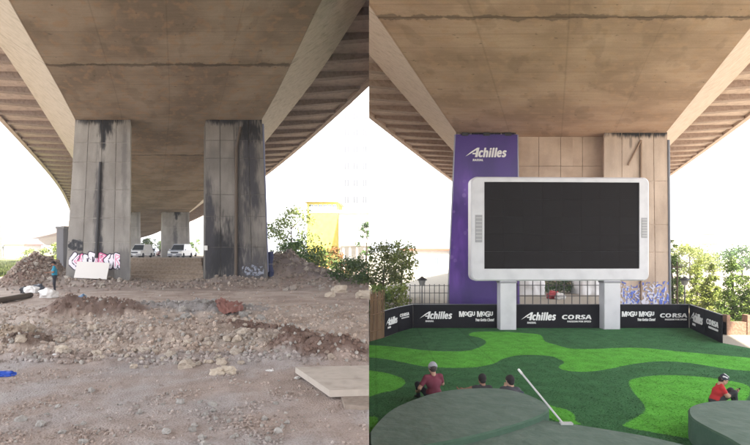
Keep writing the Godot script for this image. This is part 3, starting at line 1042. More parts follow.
# ---------- vegetation ----------
func tree(called: String, label: String, category: String, base: Vector3, h: float, rx: float, crown0: float, shape: String, clumps: int, per: int, leaf: float, cols: Array, seed_: int, side: int, group := "") -> void:
	var r := RandomNumberGenerator.new()
	r.seed = seed_
	var root := thing(called, label, category, base, 0.0, group)
	var s := st_new()
	var tw := h * 0.018 + 0.03
	var th := h * 0.72
	var bend := Vector3(r.randf_range(-.05, .05) * h, 0, r.randf_range(-.05, .05) * h)
	for k in 5:
		tube(s, bend * (k / 5.0) ** 2 + Vector3(0, th * k / 5.0 - (0.15 if k == 0 else 0.0), 0), bend * ((k + 1) / 5.0) ** 2 + Vector3(0, th * (k + 1) / 5.0, 0), tw * (1.25 - k / 5.0), tw * (1.05 - k / 5.0), 7)
	var cs := []
	for k in clumps:
		var t := r.randf()
		if shape == "cone": t = 1.0 - sqrt(t)
		var v := crown0 + (1.0 - crown0) * t
		var rad := rx
		match shape:
			"cone": rad = rx * (1.02 - t) ** 0.75
			"round": rad = rx * sqrt(maxf(0.05, 1.0 - (2.0 * t - 1.0) ** 2))
			"bush": rad = rx * sqrt(maxf(0.03, 1.0 - t * t))
		var ang := r.randf() * TAU
		var q := rad * sqrt(r.randf_range(0.15, 1.0))
		cs.append(Vector3(cos(ang) * q, v * h, sin(ang) * q))
	for k in mini(cs.size(), 9):
		var c: Vector3 = cs[k]
		var y := minf(th, c.y * 0.75)
		var st := bend * (y / th) ** 2 + Vector3(0, y, 0)
		if side == 0 or side_of(base + c) * side > 0.3: tube(s, st, st.lerp(c, 0.85), tw * 0.4, tw * 0.1, 5)
	put("trunk", s.commit(), M.bark, root)
	s = st_new()
	var cr := rx * (0.30 if shape != "cone" else 0.26)
	for c in cs:
		var tone: Color = (cols[0] as Color).lerp(cols[1], r.randf()) * 1.7
		for j in per:
			var v := Vector3(r.randfn(), r.randfn() * 0.7, r.randfn()) * cr * 0.55
			var p: Vector3 = c + v
			if p.y < 0.05: p.y = 0.05 + r.randf() * 0.2
			if side != 0 and side_of(base + p) * side < .01: continue
			var nn := (Vector3(r.randfn(), r.randfn() + 0.7, r.randfn()) + v.normalized() * 0.8).normalized()
			var a := nn.cross(Vector3(r.randfn(), r.randfn(), r.randfn())).normalized()
			var b := nn.cross(a)
			var L := leaf * r.randf_range(0.6, 1.3)
			var cc := tone * r.randf_range(0.75, 1.3)
			cc.a = 1.0
			var q := [p - a * L, p + b * L * 0.45, p + a * L, p - b * L * 0.45]
			for k in [0, 1, 2, 0, 2, 3]:
				s.set_normal(nn)
				s.set_color(cc)
				s.set_uv(Vector2.ZERO)
				s.add_vertex(q[k])
	put("crown", s.commit(), M.leaf, root)

# ---------- buildings ----------
func building(called: String, label: String, lo: Vector3, hi: Vector3, m: Material, wins: Array, wm: Material, side := 0, roof: Material = null, frame_m: Material = null) -> Node3D:
	# lo.z is the back, hi.z the front; wins: [x0, x1, y0, y1] on the front, metres
	var root := thing(called, label, "building", Vector3((lo.x + hi.x) / 2, lo.y, hi.z))
	var off := -root.position
	var s := st_new()
	box(s, lo, hi, Color.WHITE, side)
	var o := put("wall", s.commit(), m, root, Transform3D(Basis(), off))
	if roof:
		s = st_new()
		box(s, Vector3(lo.x - .4, hi.y, lo.z - .4), Vector3(hi.x + .4, hi.y + .35, hi.z + .4), Color.WHITE, side)
		put("roof", s.commit(), roof, root, Transform3D(Basis(), off))
	for w in wins:
		if side != 0 and side_of(Vector3(w[1] if side < 0 else w[0], 0, hi.z)) * side < 0.05: continue
		var b := put("window", boxm(Vector3(w[0], w[2], hi.z + .002), Vector3(w[1], w[3], hi.z + .05)), frame_m if frame_m else M.white, root, Transform3D(Basis(), off))
		var f := 0.08
		put("pane", boxm(Vector3(w[0] + f, w[2] + f, hi.z + .05), Vector3((w[0] + w[1]) / 2 - f / 2, w[3] - f, hi.z + .065)), wm, b)
		put("pane", boxm(Vector3((w[0] + w[1]) / 2 + f / 2, w[2] + f, hi.z + .05), Vector3(w[1] - f, w[3] - f, hi.z + .065)), wm, b)
	return root
func hill(called: String, label: String, pts: Array, z0: float, z1: float, col: Color, side: int) -> void:
	# ridge line pts [x, y] ; slope from z0 (foot) to z1 (ridge)
	var s := st_new()
	var rows := 12
	var vs := []
	for i in pts.size() * 4 - 3:
		var k := mini(i / 4, pts.size() - 2)
		var t := i / 4.0 - k
		var x := lerpf(pts[k][0], pts[k + 1][0], t)
		var y := lerpf(pts[k][1], pts[k + 1][1], smoothstep(0, 1, t))
		var row := []
		for j in rows + 1:
			var q := j / float(rows)
			var z := lerpf(z0, z1, q)
			row.append(Vector3(x, -2.0 + (y + 2.0) * smoothstep(0, 1, q) + 1.2 * q * fn2.get_noise_2d(x * .06, z * .06), z))
		row.append(Vector3(x, -4, z1 - 40))
		vs.append(row)
	for i in vs.size() - 1:
		for j in rows + 1:
			for v in [vs[i][j], vs[i][j + 1], vs[i + 1][j + 1], vs[i][j], vs[i + 1][j + 1], vs[i + 1][j]]:
				s.set_color(col * (1.0 + 0.3 * fn2.get_noise_2d(v.x * .2, v.z * .2)))
				s.add_vertex(v)
	s.generate_normals()
	var o := put(called, s.commit(), M.dirt)
	tag(o, label, "", "", "structure")

func backgrounds() -> void:
	var green := [Color(.05, .085, .02), Color(.11, .15, .04)]
	var dark := [Color(.03, .06, .02), Color(.06, .10, .03)]
	var yell := [Color(.10, .13, .03), Color(.17, .19, .055)]
	var pane := mat(lin(.20, .23, .27), 0.2)
	var palepane := mat(lin(.12, .13, .15), 0.5)
	# --- beyond the rubble yard, right of the grey piers ---
	var d := 100.0
	var wins := []
	for fl in 8:
		for c in 3:
			wins.append([X(344 + c * 9, d), X(349.5 + c * 9, d), 4.5 + fl * 3.0, 5.9 + fl * 3.0])
	building("apartment_block", "tall white apartment block behind the yellow building", Vector3(X(338, d), -.1, -d - 14), Vector3(6, 28.5, -d), M.plaster, wins, palepane, -1, M.plaster)
	d = 78.0
	wins = []
	for c in 6: wins.append([X(309.5 + c * 4.6, d), X(313.3 + c * 4.6, d), P(0, 213, d).y, P(0, 204.5, d).y])
	building("yellow_building", "yellow-painted building with a strip of blue-grey windows below its roof", Vector3(X(307, d), -.1, -d - 10), Vector3(X(338, d), P(0, 202, d).y, -d), tri(ntex(0.01, 33, [lin(.62, .52, .10), lin(.72, .62, .16)]), null, .2, .9), wins, mat(lin(.16, .2, .27), .25), 0, M.plaster)
	d = 72.0
	var b := building("annex_building", "low white annexe with a columned porch beside the yellow building", Vector3(X(339, d), -.1, -d - 7), Vector3(2, P(0, 213, d).y, -d), M.plaster, [[X(350, d), X(355, d), P(0, 226, d).y, P(0, 222, d).y], [X(361, d), X(366, d), P(0, 226, d).y, P(0, 222, d).y]], pane, -1, M.plaster)
	var off := -b.position
	var s := st_new()
	box(s, Vector3(X(341, d), P(0, 246, d).y, -d), Vector3(2, P(0, 242, d).y, -d + 2.6), Color.WHITE, -1)
	put("porch_roof", s.commit(), M.plaster, b, Transform3D(Basis(), off))
	for px in [343.5, 350.0, 357.0, 364.5]:
		put("column", tubem(Vector3(X(px, d) * .97, -.2, -d + 2.3), Vector3(X(px, d) * .97, P(0, 245.8, d).y, -d + 2.3), .16, .14, 10), M.plaster, b, Transform3D(Basis(), off))
	tree("shade_tree", "loose pale leafy tree between the dark pier and the yellow building", "tree", Vector3(X(292, 56), -.1, -56), 6.3, 2.5, .3, "round", 46, 46, .16, [Color(.07, .10, .035), Color(.15, .18, .07)], 301, -1)
	tree("leafy_shrub", "dense green shrub below the loose tree beside the gravel slope", "shrub", Vector3(X(296, 47), .4, -47), 2.4, 2.3, .05, "bush", 40, 46, .13, dark, 302, -1, "shrubs at the gravel slope")
	tree("leafy_shrub", "spreading green shrub in front of the yellow building", "shrub", Vector3(X(318, 46), .2, -46), 2.1, 1.9, .05, "bush", 32, 46, .13, [Color(.04, .08, .025), Color(.09, .13, .04)], 303, -1, "shrubs at the gravel slope")
	tree("leafy_shrub", "reddish-leaved shrub at the foot of the yellow building", "shrub", Vector3(X(332, 50), .1, -50), 2.2, 1.3, .05, "bush", 24, 40, .14, [Color(.16, .07, .03), Color(.2, .12, .05)], 304, -1, "shrubs at the gravel slope")
	tree("leafy_shrub", "dark low shrub in front of the columned porch", "shrub", Vector3(X(349, 38), 0, -38), 1.5, 1.4, .05, "bush", 34, 46, .10, dark, 305, -1, "shrubs at the gravel slope")
	tree("leafy_shrub", "dark green shrub tangled with weeds at the yard's end beside the porch", "shrub", Vector3(X(362, 36), 0, -36), 1.7, 1.1, .05, "bush", 34, 46, .10, [Color(.03, .055, .02), Color(.07, .09, .03)], 306, -1, "shrubs at the gravel slope")
	tree("street_tree", "thin dark tree top beside the white apartment block", "tree", Vector3(X(366, 66), -.1, -66), 5.6, 1.1, .3, "round", 18, 40, .16, dark, 307, -1)
	# --- left edge: field, low sheds, tower, little trees ---
	s = st_new()
	var vs := []
	for i in 41:
		for j in 25:
			var dd := lerpf(46.0, 150.0, i / 40.0)
			var x := lerpf(X(-150, dd), X(52, dd), j / 24.0)
			vs.append(Vector3(x, 0.02 + .12 * fn2.get_noise_2d(x * .2, dd * .2), -dd))
	for i in 40:
		for j in 24:
			var a := i * 25 + j
			for k in [a, a + 25, a + 1, a + 1, a + 25, a + 26]:
				var q := fn.get_noise_2d(vs[k].x * .15, vs[k].z * .12)
				s.set_color(Color(.13, .19, .045).lerp(Color(.3, .27, .14), clampf(.35 + q * 1.6, 0, 1)))
				s.add_vertex(vs[k])
	s.generate_normals()
	tag(put("field", s.commit(), M.dirt), "sunlit grassy field beyond the soil mound", "", "", "structure")
	var mm := MultiMesh.new()
	mm.transform_format = MultiMesh.TRANSFORM_3D
	mm.use_colors = true
	s = st_new()
	for k in 5:
		var t := TAU * k / 5.0
		var u := Vector3(cos(t), 0, sin(t)) * .5
		for v in [u + Vector3(-.12, 0, 0), u + Vector3(.12, 0, 0), u * 1.8 + Vector3(0, 1, 0)]:
			s.set_normal(Vector3(0, .8, .6))
			s.set_uv(Vector2.ZERO)
			s.add_vertex(v)
	mm.mesh = s.commit()
	mm.instance_count = 9000
	for i in 9000:
		var dd := lerpf(46.5, 110.0, rng.randf() ** 1.4)
		var x := lerpf(X(-100, dd), X(50, dd), rng.randf())
		var sz := rng.randf_range(.12, .4)
		mm.set_instance_transform(i, Transform3D(Basis.from_euler(Vector3(0, rng.randf() * 6, 0)).scaled(Vector3(sz, sz, sz)), Vector3(x, 0.0, -dd)))
		mm.set_instance_color(i, Color(.10, .17, .035).lerp(Color(.24, .24, .10), rng.randf()))
	var mi := MultiMeshInstance3D.new()
	mi.name = "field_grass"
	mi.multimesh = mm
	mi.material_override = M.leaf
	add_child(mi)
	tag(mi, "tufts of grass covering the field", "grass", "", "stuff")
	d = 150.0
	building("far_shed", "long low pale shed with red wall end across the field", Vector3(X(4, d), -.1, -d - 8), Vector3(X(24, d), P(0, 245, d).y, -d), M.plaster, [[X(8, d), X(11, d), 1.2, 2.2], [X(15, d), X(18, d), 1.2, 2.2]], pane, 0, mat(lin(.45, .2, .15), .8))
	building("far_shed", "small grey shed across the field beside the concrete tower", Vector3(X(-14, d), -.1, -d - 8), Vector3(X(3, d), P(0, 246.5, d).y, -d), M.conc, [[X(-8, d), X(-4, d), .8, 1.8]], pane, 0, mat(lin(.3, .3, .3), .8))
	d = 130.0
	building("far_tower", "grey concrete tower block at the edge of the field", Vector3(X(-34, d), -.1, -d - 6), Vector3(X(-15, d), P(0, 217, d).y, -d), M.conc, [[X(-24, d), X(-21, d), 5.0, 6.5], [X(-19, d), X(-16, d), 5.0, 6.5]], pane)
	tree("small_tree", "small dark conical tree behind the soil mound", "tree", Vector3(X(40, 70), 0, -70), 3.0, .6, .1, "cone", 26, 40, .12, dark, 311, 0)
	tree("small_tree", "pale leafy tree behind the soil mound beside the far column", "tree", Vector3(X(52, 75), 0, -75), 2.9, 1.5, .25, "round", 26, 40, .14, yell, 312, 0)
	tree("small_tree", "pale spreading bush across the field beside the long shed", "tree", Vector3(X(30, 90), 0, -90), 2.2, 1.6, .2, "round", 26, 36, .14, yell, 313, 0)
	for k in 3: tree("roadside_tree", "round tree on the far side of the road beneath the grey viaduct", "tree", Vector3(X([147, 158, 196][k], 150), .5, -150), 4.5, 2.2, .25, "round", 22, 36, .25, green, 320 + k, 0, "trees at the far end of the underpass")
	# --- left of the purple banner ---
	d = 95.0
	building("far_house", "pale house with a low red roof behind the trees left of the purple banner", Vector3(X(404, d), -1.8, -d - 9), Vector3(X(452, d), P(0, 250.5, d).y, -d), M.plaster, [[X(414, d), X(419, d), -.3, 1.0], [X(424, d), X(429, d), -.3, 1.0], [X(434, d), X(439, d), -.3, 1.0]], pane, 1, mat(lin(.40, .17, .12), .8))
	tree("garden_tree", "bushy yellow-green tree standing behind the reed screen", "tree", Vector3(X(383, 42), -1.75, -42), 4.4, 1.7, .25, "round", 50, 52, .13, [Color(.06, .08, .025), Color(.13, .14, .05)], 331, 1, "trees left of the purple banner")
	tree("garden_tree", "yellow-green tree with airy crown behind the lamp post", "tree", Vector3(X(401, 46), -1.75, -46), 4.5, 1.6, .3, "round", 36, 46, .14, yell, 332, 1, "trees left of the purple banner")
	tree("garden_shrub", "bright shrub below the airy tree behind the folded side boards", "shrub", Vector3(X(396, 33), -1.75, -33), 1.9, 1.2, .05, "bush", 36, 46, .10, yell, 333, 1)
	tree("garden_shrub", "bright shrub beneath the bushy tree next to the reed screen", "shrub", Vector3(X(378, 31), -1.75, -31), 1.9, .9, .05, "bush", 36, 46, .10, green, 334, 1)
	# --- right of the tan pier ---
	var xs := [[672, 40, 4.7], [697, 38, 3.6], [711, 33, 3.1], [733, 30, 3.7], [756, 29, 3.6]]
	var labs := ["slender conical tree against the tan pier", "conical tree behind the lamp post", "narrow conical tree between lamp post and low wall", "tall broad conical tree behind the low brown wall", "conical tree beside the tall one over the low wall"]
	for k in 5: tree("conical_tree", labs[k], "tree", Vector3(X(xs[k][0], xs[k][1]), -1.75, -xs[k][1]), xs[k][2], [.8, .85, .68, .9, .85][k], .03, "cone", 95, 56, .075, [green, yell, yell, green, green][k], 341 + k, 1, "conical trees beyond the boards")
	tree("hill_tree", "pale round tree on the slope right of the tan pier", "tree", Vector3(X(690, 75), -1.75, -75), 4.6, 2.6, .2, "round", 44, 46, .2, yell, 351, 1, "round trees on the slope")
	tree("hill_tree", "dark round tree far up at the end of the slope", "tree", Vector3(X(742, 80), -1.75, -80), 4.4, 2.6, .25, "round", 40, 46, .2, dark, 352, 1, "round trees on the slope")
	tree("hill_tree", "small round tree at the middle of the slope", "tree", Vector3(X(712, 90), -1.75, -90), 3.6, 2.6, .2, "round", 30, 40, .2, yell, 353, 1, "round trees on the slope")
	hill("hill", "pale sunlit hillside behind the conical trees", [[-4, 0], [20, 1.5], [70, 3.5], [130, 12], [200, 19], [280, 14], [420, 5]], -120, -240, Color(.38, .36, .30), 1)
	for k in 6:
		var hx: float = [92, 100, 111, 121, 132, 143][k]
		var hz: float = [-150, -165, -150, -172, -158, -176][k]
		var hy: float = [0.5, 3.5, 3.0, 8.5, 6.0, 11.0][k]
		building("hillside_house", "small white house on the pale hillside", Vector3(hx, hy - 3, hz - 7), Vector3(hx + 6.5, hy + 3.2, hz), M.plaster, [[hx + 1, hx + 2.3, hy + 1, hy + 2.2], [hx + 4, hx + 5.3, hy + 1, hy + 2.2]], pane, 0, mat(lin(.5, .3, .22), .8)).set_meta("group", "houses on the hillside")
	# sunlit low wall with posts
	var lw := thing("low_wall", "low brown garden wall with posts under the conical trees", "wall", Vector3(X(724, 26), -1.75, -26))
	var wm := tri(ntex(.02, 35, [lin(.2, .12, .08), lin(.32, .2, .14)]), M.bump, .6)
	put("wall", boxm(Vector3(0, 0, -.15), Vector3(6, .62, .15)), wm, lw)
	for k in 7: put("post", boxm(Vector3(k * .95, 0, -.2), Vector3(k * .95 + .16, .95, .2)), wm, lw)

# ---------- things of the rubble yard ----------
func car(label: String, where: Vector3, w: float, h: float, L: float, paint: Color, tall: float) -> void:
	var root := thing("parked_car", label, "car", where, 0.0, "vehicles parked under the grey viaduct")
	var pm := mat(paint, 0.3)
	pm.clearcoat_enabled = true
	var x := w / 2
	var belt := h * 0.56
	var s := st_new()
	# front faces +z; where is the middle of the front bumper on the road
	hexa(s, [Vector3(-x * .96, .28, 0), Vector3(x * .96, .28, 0), Vector3(x * .94, belt * .88, -.05), Vector3(-x * .94, belt * .88, -.05), Vector3(-x, .28, -.35), Vector3(x, .28, -.35), Vector3(x, belt * .93, -.35), Vector3(-x, belt * .93, -.35)])
	hexa(s, [Vector3(-x, .28, -.35), Vector3(x, .28, -.35), Vector3(x, belt * .93, -.35), Vector3(-x, belt * .93, -.35), Vector3(-x, .28, -L), Vector3(x, .28, -L), Vector3(x, belt, -L), Vector3(-x, belt, -L)])
	put("body", s.commit(), pm, root)
	s = st_new()
	hexa(s, [Vector3(-x * .93, belt * .95, -1.0), Vector3(x * .93, belt * .95, -1.0), Vector3(x * .76, h, -1.75), Vector3(-x * .76, h, -1.75), Vector3(-x * .93, belt, -L * tall), Vector3(x * .93, belt, -L * tall), Vector3(x * .76, h, -L * tall + .3), Vector3(-x * .76, h, -L * tall + .3)])
	put("cabin", s.commit(), pm, root)
	s = st_new()
	hexa(s, [Vector3(-x * .85, belt * .98 + .05, -1.0), Vector3(x * .85, belt * .98 + .05, -1.0), Vector3(x * .72, h - .1, -1.62), Vector3(-x * .72, h - .1, -1.62), Vector3(-x * .85, belt * .98, -1.1), Vector3(x * .85, belt * .98, -1.1), Vector3(x * .72, h - .1, -1.72), Vector3(-x * .72, h - .1, -1.72)])
	put("windscreen", s.commit(), M.glass, root)
	put("grille", bevel_box(w * .5, .2, .1, .02), M.dark, root, Transform3D(Basis(), Vector3(0, belt * .68, .012)))
	put("bumper", bevel_box(w * 1.0, .2, .2, .04), mat(paint * .5, .6), root, Transform3D(Basis(), Vector3(0, .42, .06)))
	put("number_plate", bevel_box(.45, .11, .03, .01), M.white, root, Transform3D(Basis(), Vector3(0, .42, .085)))
	for sg in [-1, 1]:
		put("headlight", bevel_box(.34, .17, .12, .03), mat(lin(.75, .75, .7), .15), root, Transform3D(Basis(), Vector3(sg * x * .74, belt * .7, .02)))
		put("mirror", bevel_box(.16, .14, .1, .03), pm, root, Transform3D(Basis(), Vector3(sg * (x + .1), belt * 1.05, -1.15)))
		for z in [-.8, -L + .8]:
			var wh := put("wheel", tubem(Vector3(sg * (x - .2), .32, z), Vector3(sg * (x + .01), .32, z), .32, .32, 14), M.rubber, root)
			put("rim", tubem(Vector3(sg * x, .32, z), Vector3(sg * (x + .025), .32, z), .19, .19, 12), mat(lin(.5, .5, .52), .3, .8), wh)

func left_things() -> void:
	# raised road behind the front piers and the steps up to it
	var s := st_new()
	var rd := func(d: float) -> float: return lerpf(1.62, 1.15, smoothstep(41.0, 78.0, d)) - 0.004 * maxf(0, d - 78)
	var dd := 41.2
	while dd < 160.0:
		var d1: float = dd + 6.0
		var c := []
		for q in [dd, d1]:
			var xa: float = lerpf(-20.8, -80.0, (q - 41.2) / 120.0)
			var xb: float = lerpf(-12.3, -44.0, (q - 41.2) / 120.0)
			c.append_array([Vector3(xa, -.5, -q), Vector3(xb, -.5, -q), Vector3(xb, rd.call(q), -q), Vector3(xa, rd.call(q), -q)])
		hexa(s, c, 0, null, [], Color(.9, .85, .8))
		dd = d1
	tag(put("road", s.commit(), tri(ntex(.02, 36, [lin(.2, .17, .14), lin(.3, .25, .2)]), M.bumpfine, .4)), "raised road running on beneath the grey viaduct", "", "", "structure")
	var stp := thing("concrete_steps", "wide worn tan concrete steps between the two front piers", "steps", Vector3(-13.5, 0, -37))
	var sm := tri(ntex(.02, 37, [lin(.24, .185, .14), lin(.36, .285, .22), lin(.42, .34, .27)]), M.bump, .5)
	for k in 6:
		var y1 := 1.60 * (k + 1) / 6.0
		var z := -37.2 - k * .66
		var xo := -.385 * k * .66
		s = st_new()
		hexa(s, [Vector3(-17.0 + xo, -.2, z), Vector3(-11.3 + xo, -.2, z), Vector3(-11.3 + xo, y1 - rng.randf() * .03, z), Vector3(-17.0 + xo, y1, z), Vector3(-17.0 + xo - .25, -.2, z - .66), Vector3(-11.3 + xo - .25, -.2, z - .66), Vector3(-11.3 + xo - .25, y1 + .01, z - .66), Vector3(-17.0 + xo - .25, y1 + .01, z - .66)])
		put("step", s.commit(), sm, stp, Transform3D(Basis(), -stp.position))
	# cars
	var ry: float = rd.call(72)
	car("silver grey off-roader with dark windscreen parked under the viaduct", Vector3(X(174.5, 72), ry, -72), 1.86, 1.8, 4.6, lin(.42, .44, .5), .97)
	car("white van parked beside the left inner pier", Vector3(X(134.5, 76), rd.call(76), -76), 1.75, 1.85, 4.4, lin(.6, .6, .62), .97)
	car("small pale blue car parked between the white van and the red car", Vector3(X(148, 100), rd.call(100), -100), 1.7, 1.45, 4.1, lin(.45, .52, .6), .85)
	car("small dark red car parked beside the silver off-roader", Vector3(X(161, 98), rd.call(98), -98), 1.7, 1.5, 4.1, lin(.28, .06, .06), .85)
	car("small white car half hidden behind the silver off-roader", Vector3(X(185, 96), rd.call(96), -96), 1.7, 1.45, 4.1, lin(.6, .6, .6), .85)
	# concrete column left of the front pier
	var cc := thing("concrete_column", "dark grey concrete column standing behind the graffitied pier", "column", Vector3(X(62.5, 47), -.2, -47))
	put("shaft", bevel_box(.62, 4.3, .7, .05), mat(lin(.16, .16, .17), .9), cc, Transform3D(Basis(), Vector3(0, 2.15, .35)))
	put("cap", bevel_box(.74, .2, .82, .04), mat(lin(.2, .2, .2), .9), cc, Transform3D(Basis(), Vector3(0, 4.28, .41)))
	# leaning white board
	var a := G(92, 278, .35)
	var hy := h_left(a.x, -a.z)
	var wb := put("leaning_board", bevel_box(2.02, 1.05, .04, .008), mat(lin(.66, .63, .6), .7), null, Transform3D(Basis.from_euler(Vector3(-.30, 0, -.05)), P(92, 270.2, 34.45)))
	tag(wb, "white board leaning against the pier below the graffiti", "board")
	# notice on the dark pier
	var nb := put("notice_plate", bevel_box(.22, .3, .05, .01), mat(lin(.7, .7, .68), .6), null, Transform3D(Basis(), P(205.8, 248, 34.92)))
	tag(nb, "small white plate fixed on the edge of the dark pier", "plate")
	# rolled tarp
	var rb := thing("rolled_tarpaulin", "dark blue rolled tarpaulin standing beside the dark pier", "tarpaulin", P(270.6, 277, 35.6))
	s = st_new()
	for k in 5: tube(s, Vector3(.03 * sin(k * 2.0), k * .32, 0), Vector3(.03 * sin(k * 2.0 + 2.0), k * .32 + .33, 0), .17 + .03 * sin(k * 1.7), .17 + .03 * sin(k * 1.7 + 1.7), 10)
	put("roll", s.commit(), mat(lin(.03, .04, .11), .7), rb)
	put("cord", tubem(Vector3(0, .8, 0), Vector3(0, .84, 0), .205, .205, 12), mat(lin(.2, .2, .2), .8), rb)
	# concrete slab near the boundary
	var sl := thing("concrete_slab", "pale concrete slab lying on a broken darker slab in the flat dirt", "slab", Vector3(-.6, 0, -8.8))
	var lm := tri(ntex(.006, 38, [lin(.28, .245, .21), lin(.40, .355, .31), lin(.45, .40, .355), lin(.36, .32, .28)]), null, .5)
	s = st_new()
	var o := -sl.position
	hexa(s, [Vector3(-.66, .04, -8.22), Vector3(.6, .04, -8.36), Vector3(.6, .14, -8.36), Vector3(-.66, .14, -8.22), Vector3(-1.40, .04, -9.85), Vector3(.6, .04, -10.1), Vector3(.6, .14, -10.1), Vector3(-1.40, .14, -9.85)], -1)
	put("top_slab", s.commit(), lm, sl, Transform3D(Basis(), o))
	s = st_new()
	hexa(s, [Vector3(-.42, -.05, -7.75), Vector3(.6, -.05, -7.45), Vector3(.6, .05, -7.55), Vector3(-.42, .05, -7.8), Vector3(-.62, -.05, -9.0), Vector3(.6, -.05, -9.4), Vector3(.6, .035, -9.4), Vector3(-.62, .035, -9.0)], -1)
	put("lower_slab", s.commit(), tri(ntex(.02, 39, [lin(.2, .16, .13), lin(.3, .25, .21)]), M.bump, .8), sl, Transform3D(Basis(), o))
	# sacks and bags
	var sk := [[32, 293.5, .30, Color(.70, .69, .68), "white plastic sack slumped between two dark bags"], [26.5, 293, .26, Color(.03, .03, .035), "black plastic bag lying left of the white sack"], [38.5, 292, .34, Color(.06, .07, .09), "dark grey plastic bag heaped behind the big white sack"], [48.5, 298, .36, Color(.70, .68, .66), "big white sack lying near the standing person"]]
	for k in 4:
		var q: Array = sk[k]
		var g := G(q[0], q[1], 0.0)
		var b := put("plastic_sack", blob(Vector3(q[2] * 1.15, q[2] * .75, q[2] * .8), .5, .11, 400 + k, 3, false, .2), mat(q[3], .45), null, Transform3D(Basis.from_euler(Vector3(0, k, 0)), Vector3(g.x, h_left(g.x, -g.z) + q[2] * .5, g.z)))
		tag(b, q[4], "sack")
	# blue drum with a stick
	var g := G(79, 301, .5)
	var dr := thing("plastic_drum", "blue plastic drum tipped over on the brown soil heap", "drum", Vector3(g.x, h_left(g.x, -g.z) + .12, g.z))
	dr.rotation = Vector3(.3, .5, -1.1)
	put("shell", lathe([[0, -.24], [.15, -.24], [.165, -.2], [.165, .0], [.15, .1], [.165, .2], [.15, .24], [.0, .24]], 18), mat(lin(.05, .11, .2), .4), dr)
	put("lid", lathe([[0, .24], [.1, .24], [.1, .27], [0, .27]], 14), mat(lin(.2, .22, .25), .5), dr)
	var g1 := G(58, 311, .1)
	var g2 := G(75, 303, .45)
	tag(put("wooden_stick", tubem(Vector3(g1.x, h_left(g1.x, -g1.z) + .04, g1.z), Vector3(g2.x, h_left(g2.x, -g2.z) + .08, g2.z), .03, .025), mat(lin(.06, .05, .045), .8)), "dark stick lying against the blue drum", "stick")
	g1 = G(-8, 305, 0)
	g2 = G(31, 297.5, 0)
	s = st_new()
	tube(s, Vector3(g1.x, .12, g1.z), Vector3(g2.x, .12, g2.z), .13, .12, 10)
	tag(put("timber_log", s.commit(), M.bark), "long dark log lying on the dirt in front of the sacks", "log")
	# red cloth on the grey heap
	s = st_new()
	for i in 22:
		for j in 10:
			var f := func(u: float, v: float) -> Vector3:
				var p := G(lerpf(216, 243, u), lerpf(309.0, 304.5, v) + 1.8 * sin(u * 3.0), .3)
				return Vector3(p.x + .03 * sin(v * 9.0), h_left(p.x, -p.z) + .10 + .05 * fn.get_noise_2d(u * 6.0, v * 4.0), p.z + .05 * sin(u * 14.0))
			var q := [f.call(i / 22.0, j / 10.0), f.call((i + 1) / 22.0, j / 10.0), f.call((i + 1) / 22.0, (j + 1) / 10.0), f.call(i / 22.0, (j + 1) / 10.0)]
			for k in [0, 2, 1, 0, 3, 2]:
				s.set_uv(Vector2.ZERO)
				s.add_vertex(q[k])
	s.generate_normals()
	tag(put("red_cloth", s.commit(), mat(lin(.25, .115, .095), .95)), "crumpled red cloth lying on the low grey stone heap", "cloth")
	# blue bag near
	g = G(2, 377, 0)
	tag(put("blue_bag", blob(Vector3(.22, .055, .1), .5, .12, 411, 3, false, .3), mat(lin(.01, .07, .45), .4), null, Transform3D(Basis(), Vector3(g.x, h_left(g.x, -g.z) + .035, g.z))), "crumpled bright blue plastic bag on the flat dirt", "bag")
	for q in [[56, 360, "white paper scrap by a pale stone on the flat dirt"], [270, 371, "white paper scrap beside the slab corner"], [297, 378, "white paper scrap in front of the slab's long edge"]]:
		g = G(q[0], q[1], 0)
		tag(put("paper_scrap", blob(Vector3(.07, .018, .05), .7, .15, 420 + int(q[0]), 2, true), mat(lin(.62, .61, .6), .8), null, Transform3D(Basis.from_euler(Vector3(0, q[0], 0)), Vector3(g.x, h_left(g.x, -g.z) + .012, g.z))), q[2], "paper")
	for q in [[340, 291.5, .34, "pale boulder in the weeds under the dark shrub"], [364, 297, .30, "pale boulder at the yard's end in front of the shrub"], [330, 296, .2, "small pale boulder left of the weeds"], [217, 371, .10, "pale stone block among rubble at the edge of the flat dirt"], [229, 369.5, .11, "squarish pale block beside its twin at the edge of the flat dirt"], [62, 356, .12, "rounded pale stone at the stony strip's foot"]]:
		g = G(q[0], q[1], .05)
		tag(put("boulder", blob(Vector3(q[2] * 1.3, q[2] * .8, q[2]), .6, .09, 430 + int(q[0]), 2, true, .6), tri(ntex(.03, 40, [lin(.40, .34, .27), lin(.55, .48, .4)], 128), null, 1.0), null, Transform3D(Basis.from_euler(Vector3(0, q[0], 0)), Vector3(g.x, h_left(g.x, -g.z) + q[2] * .4, g.z))), q[3], "stone")

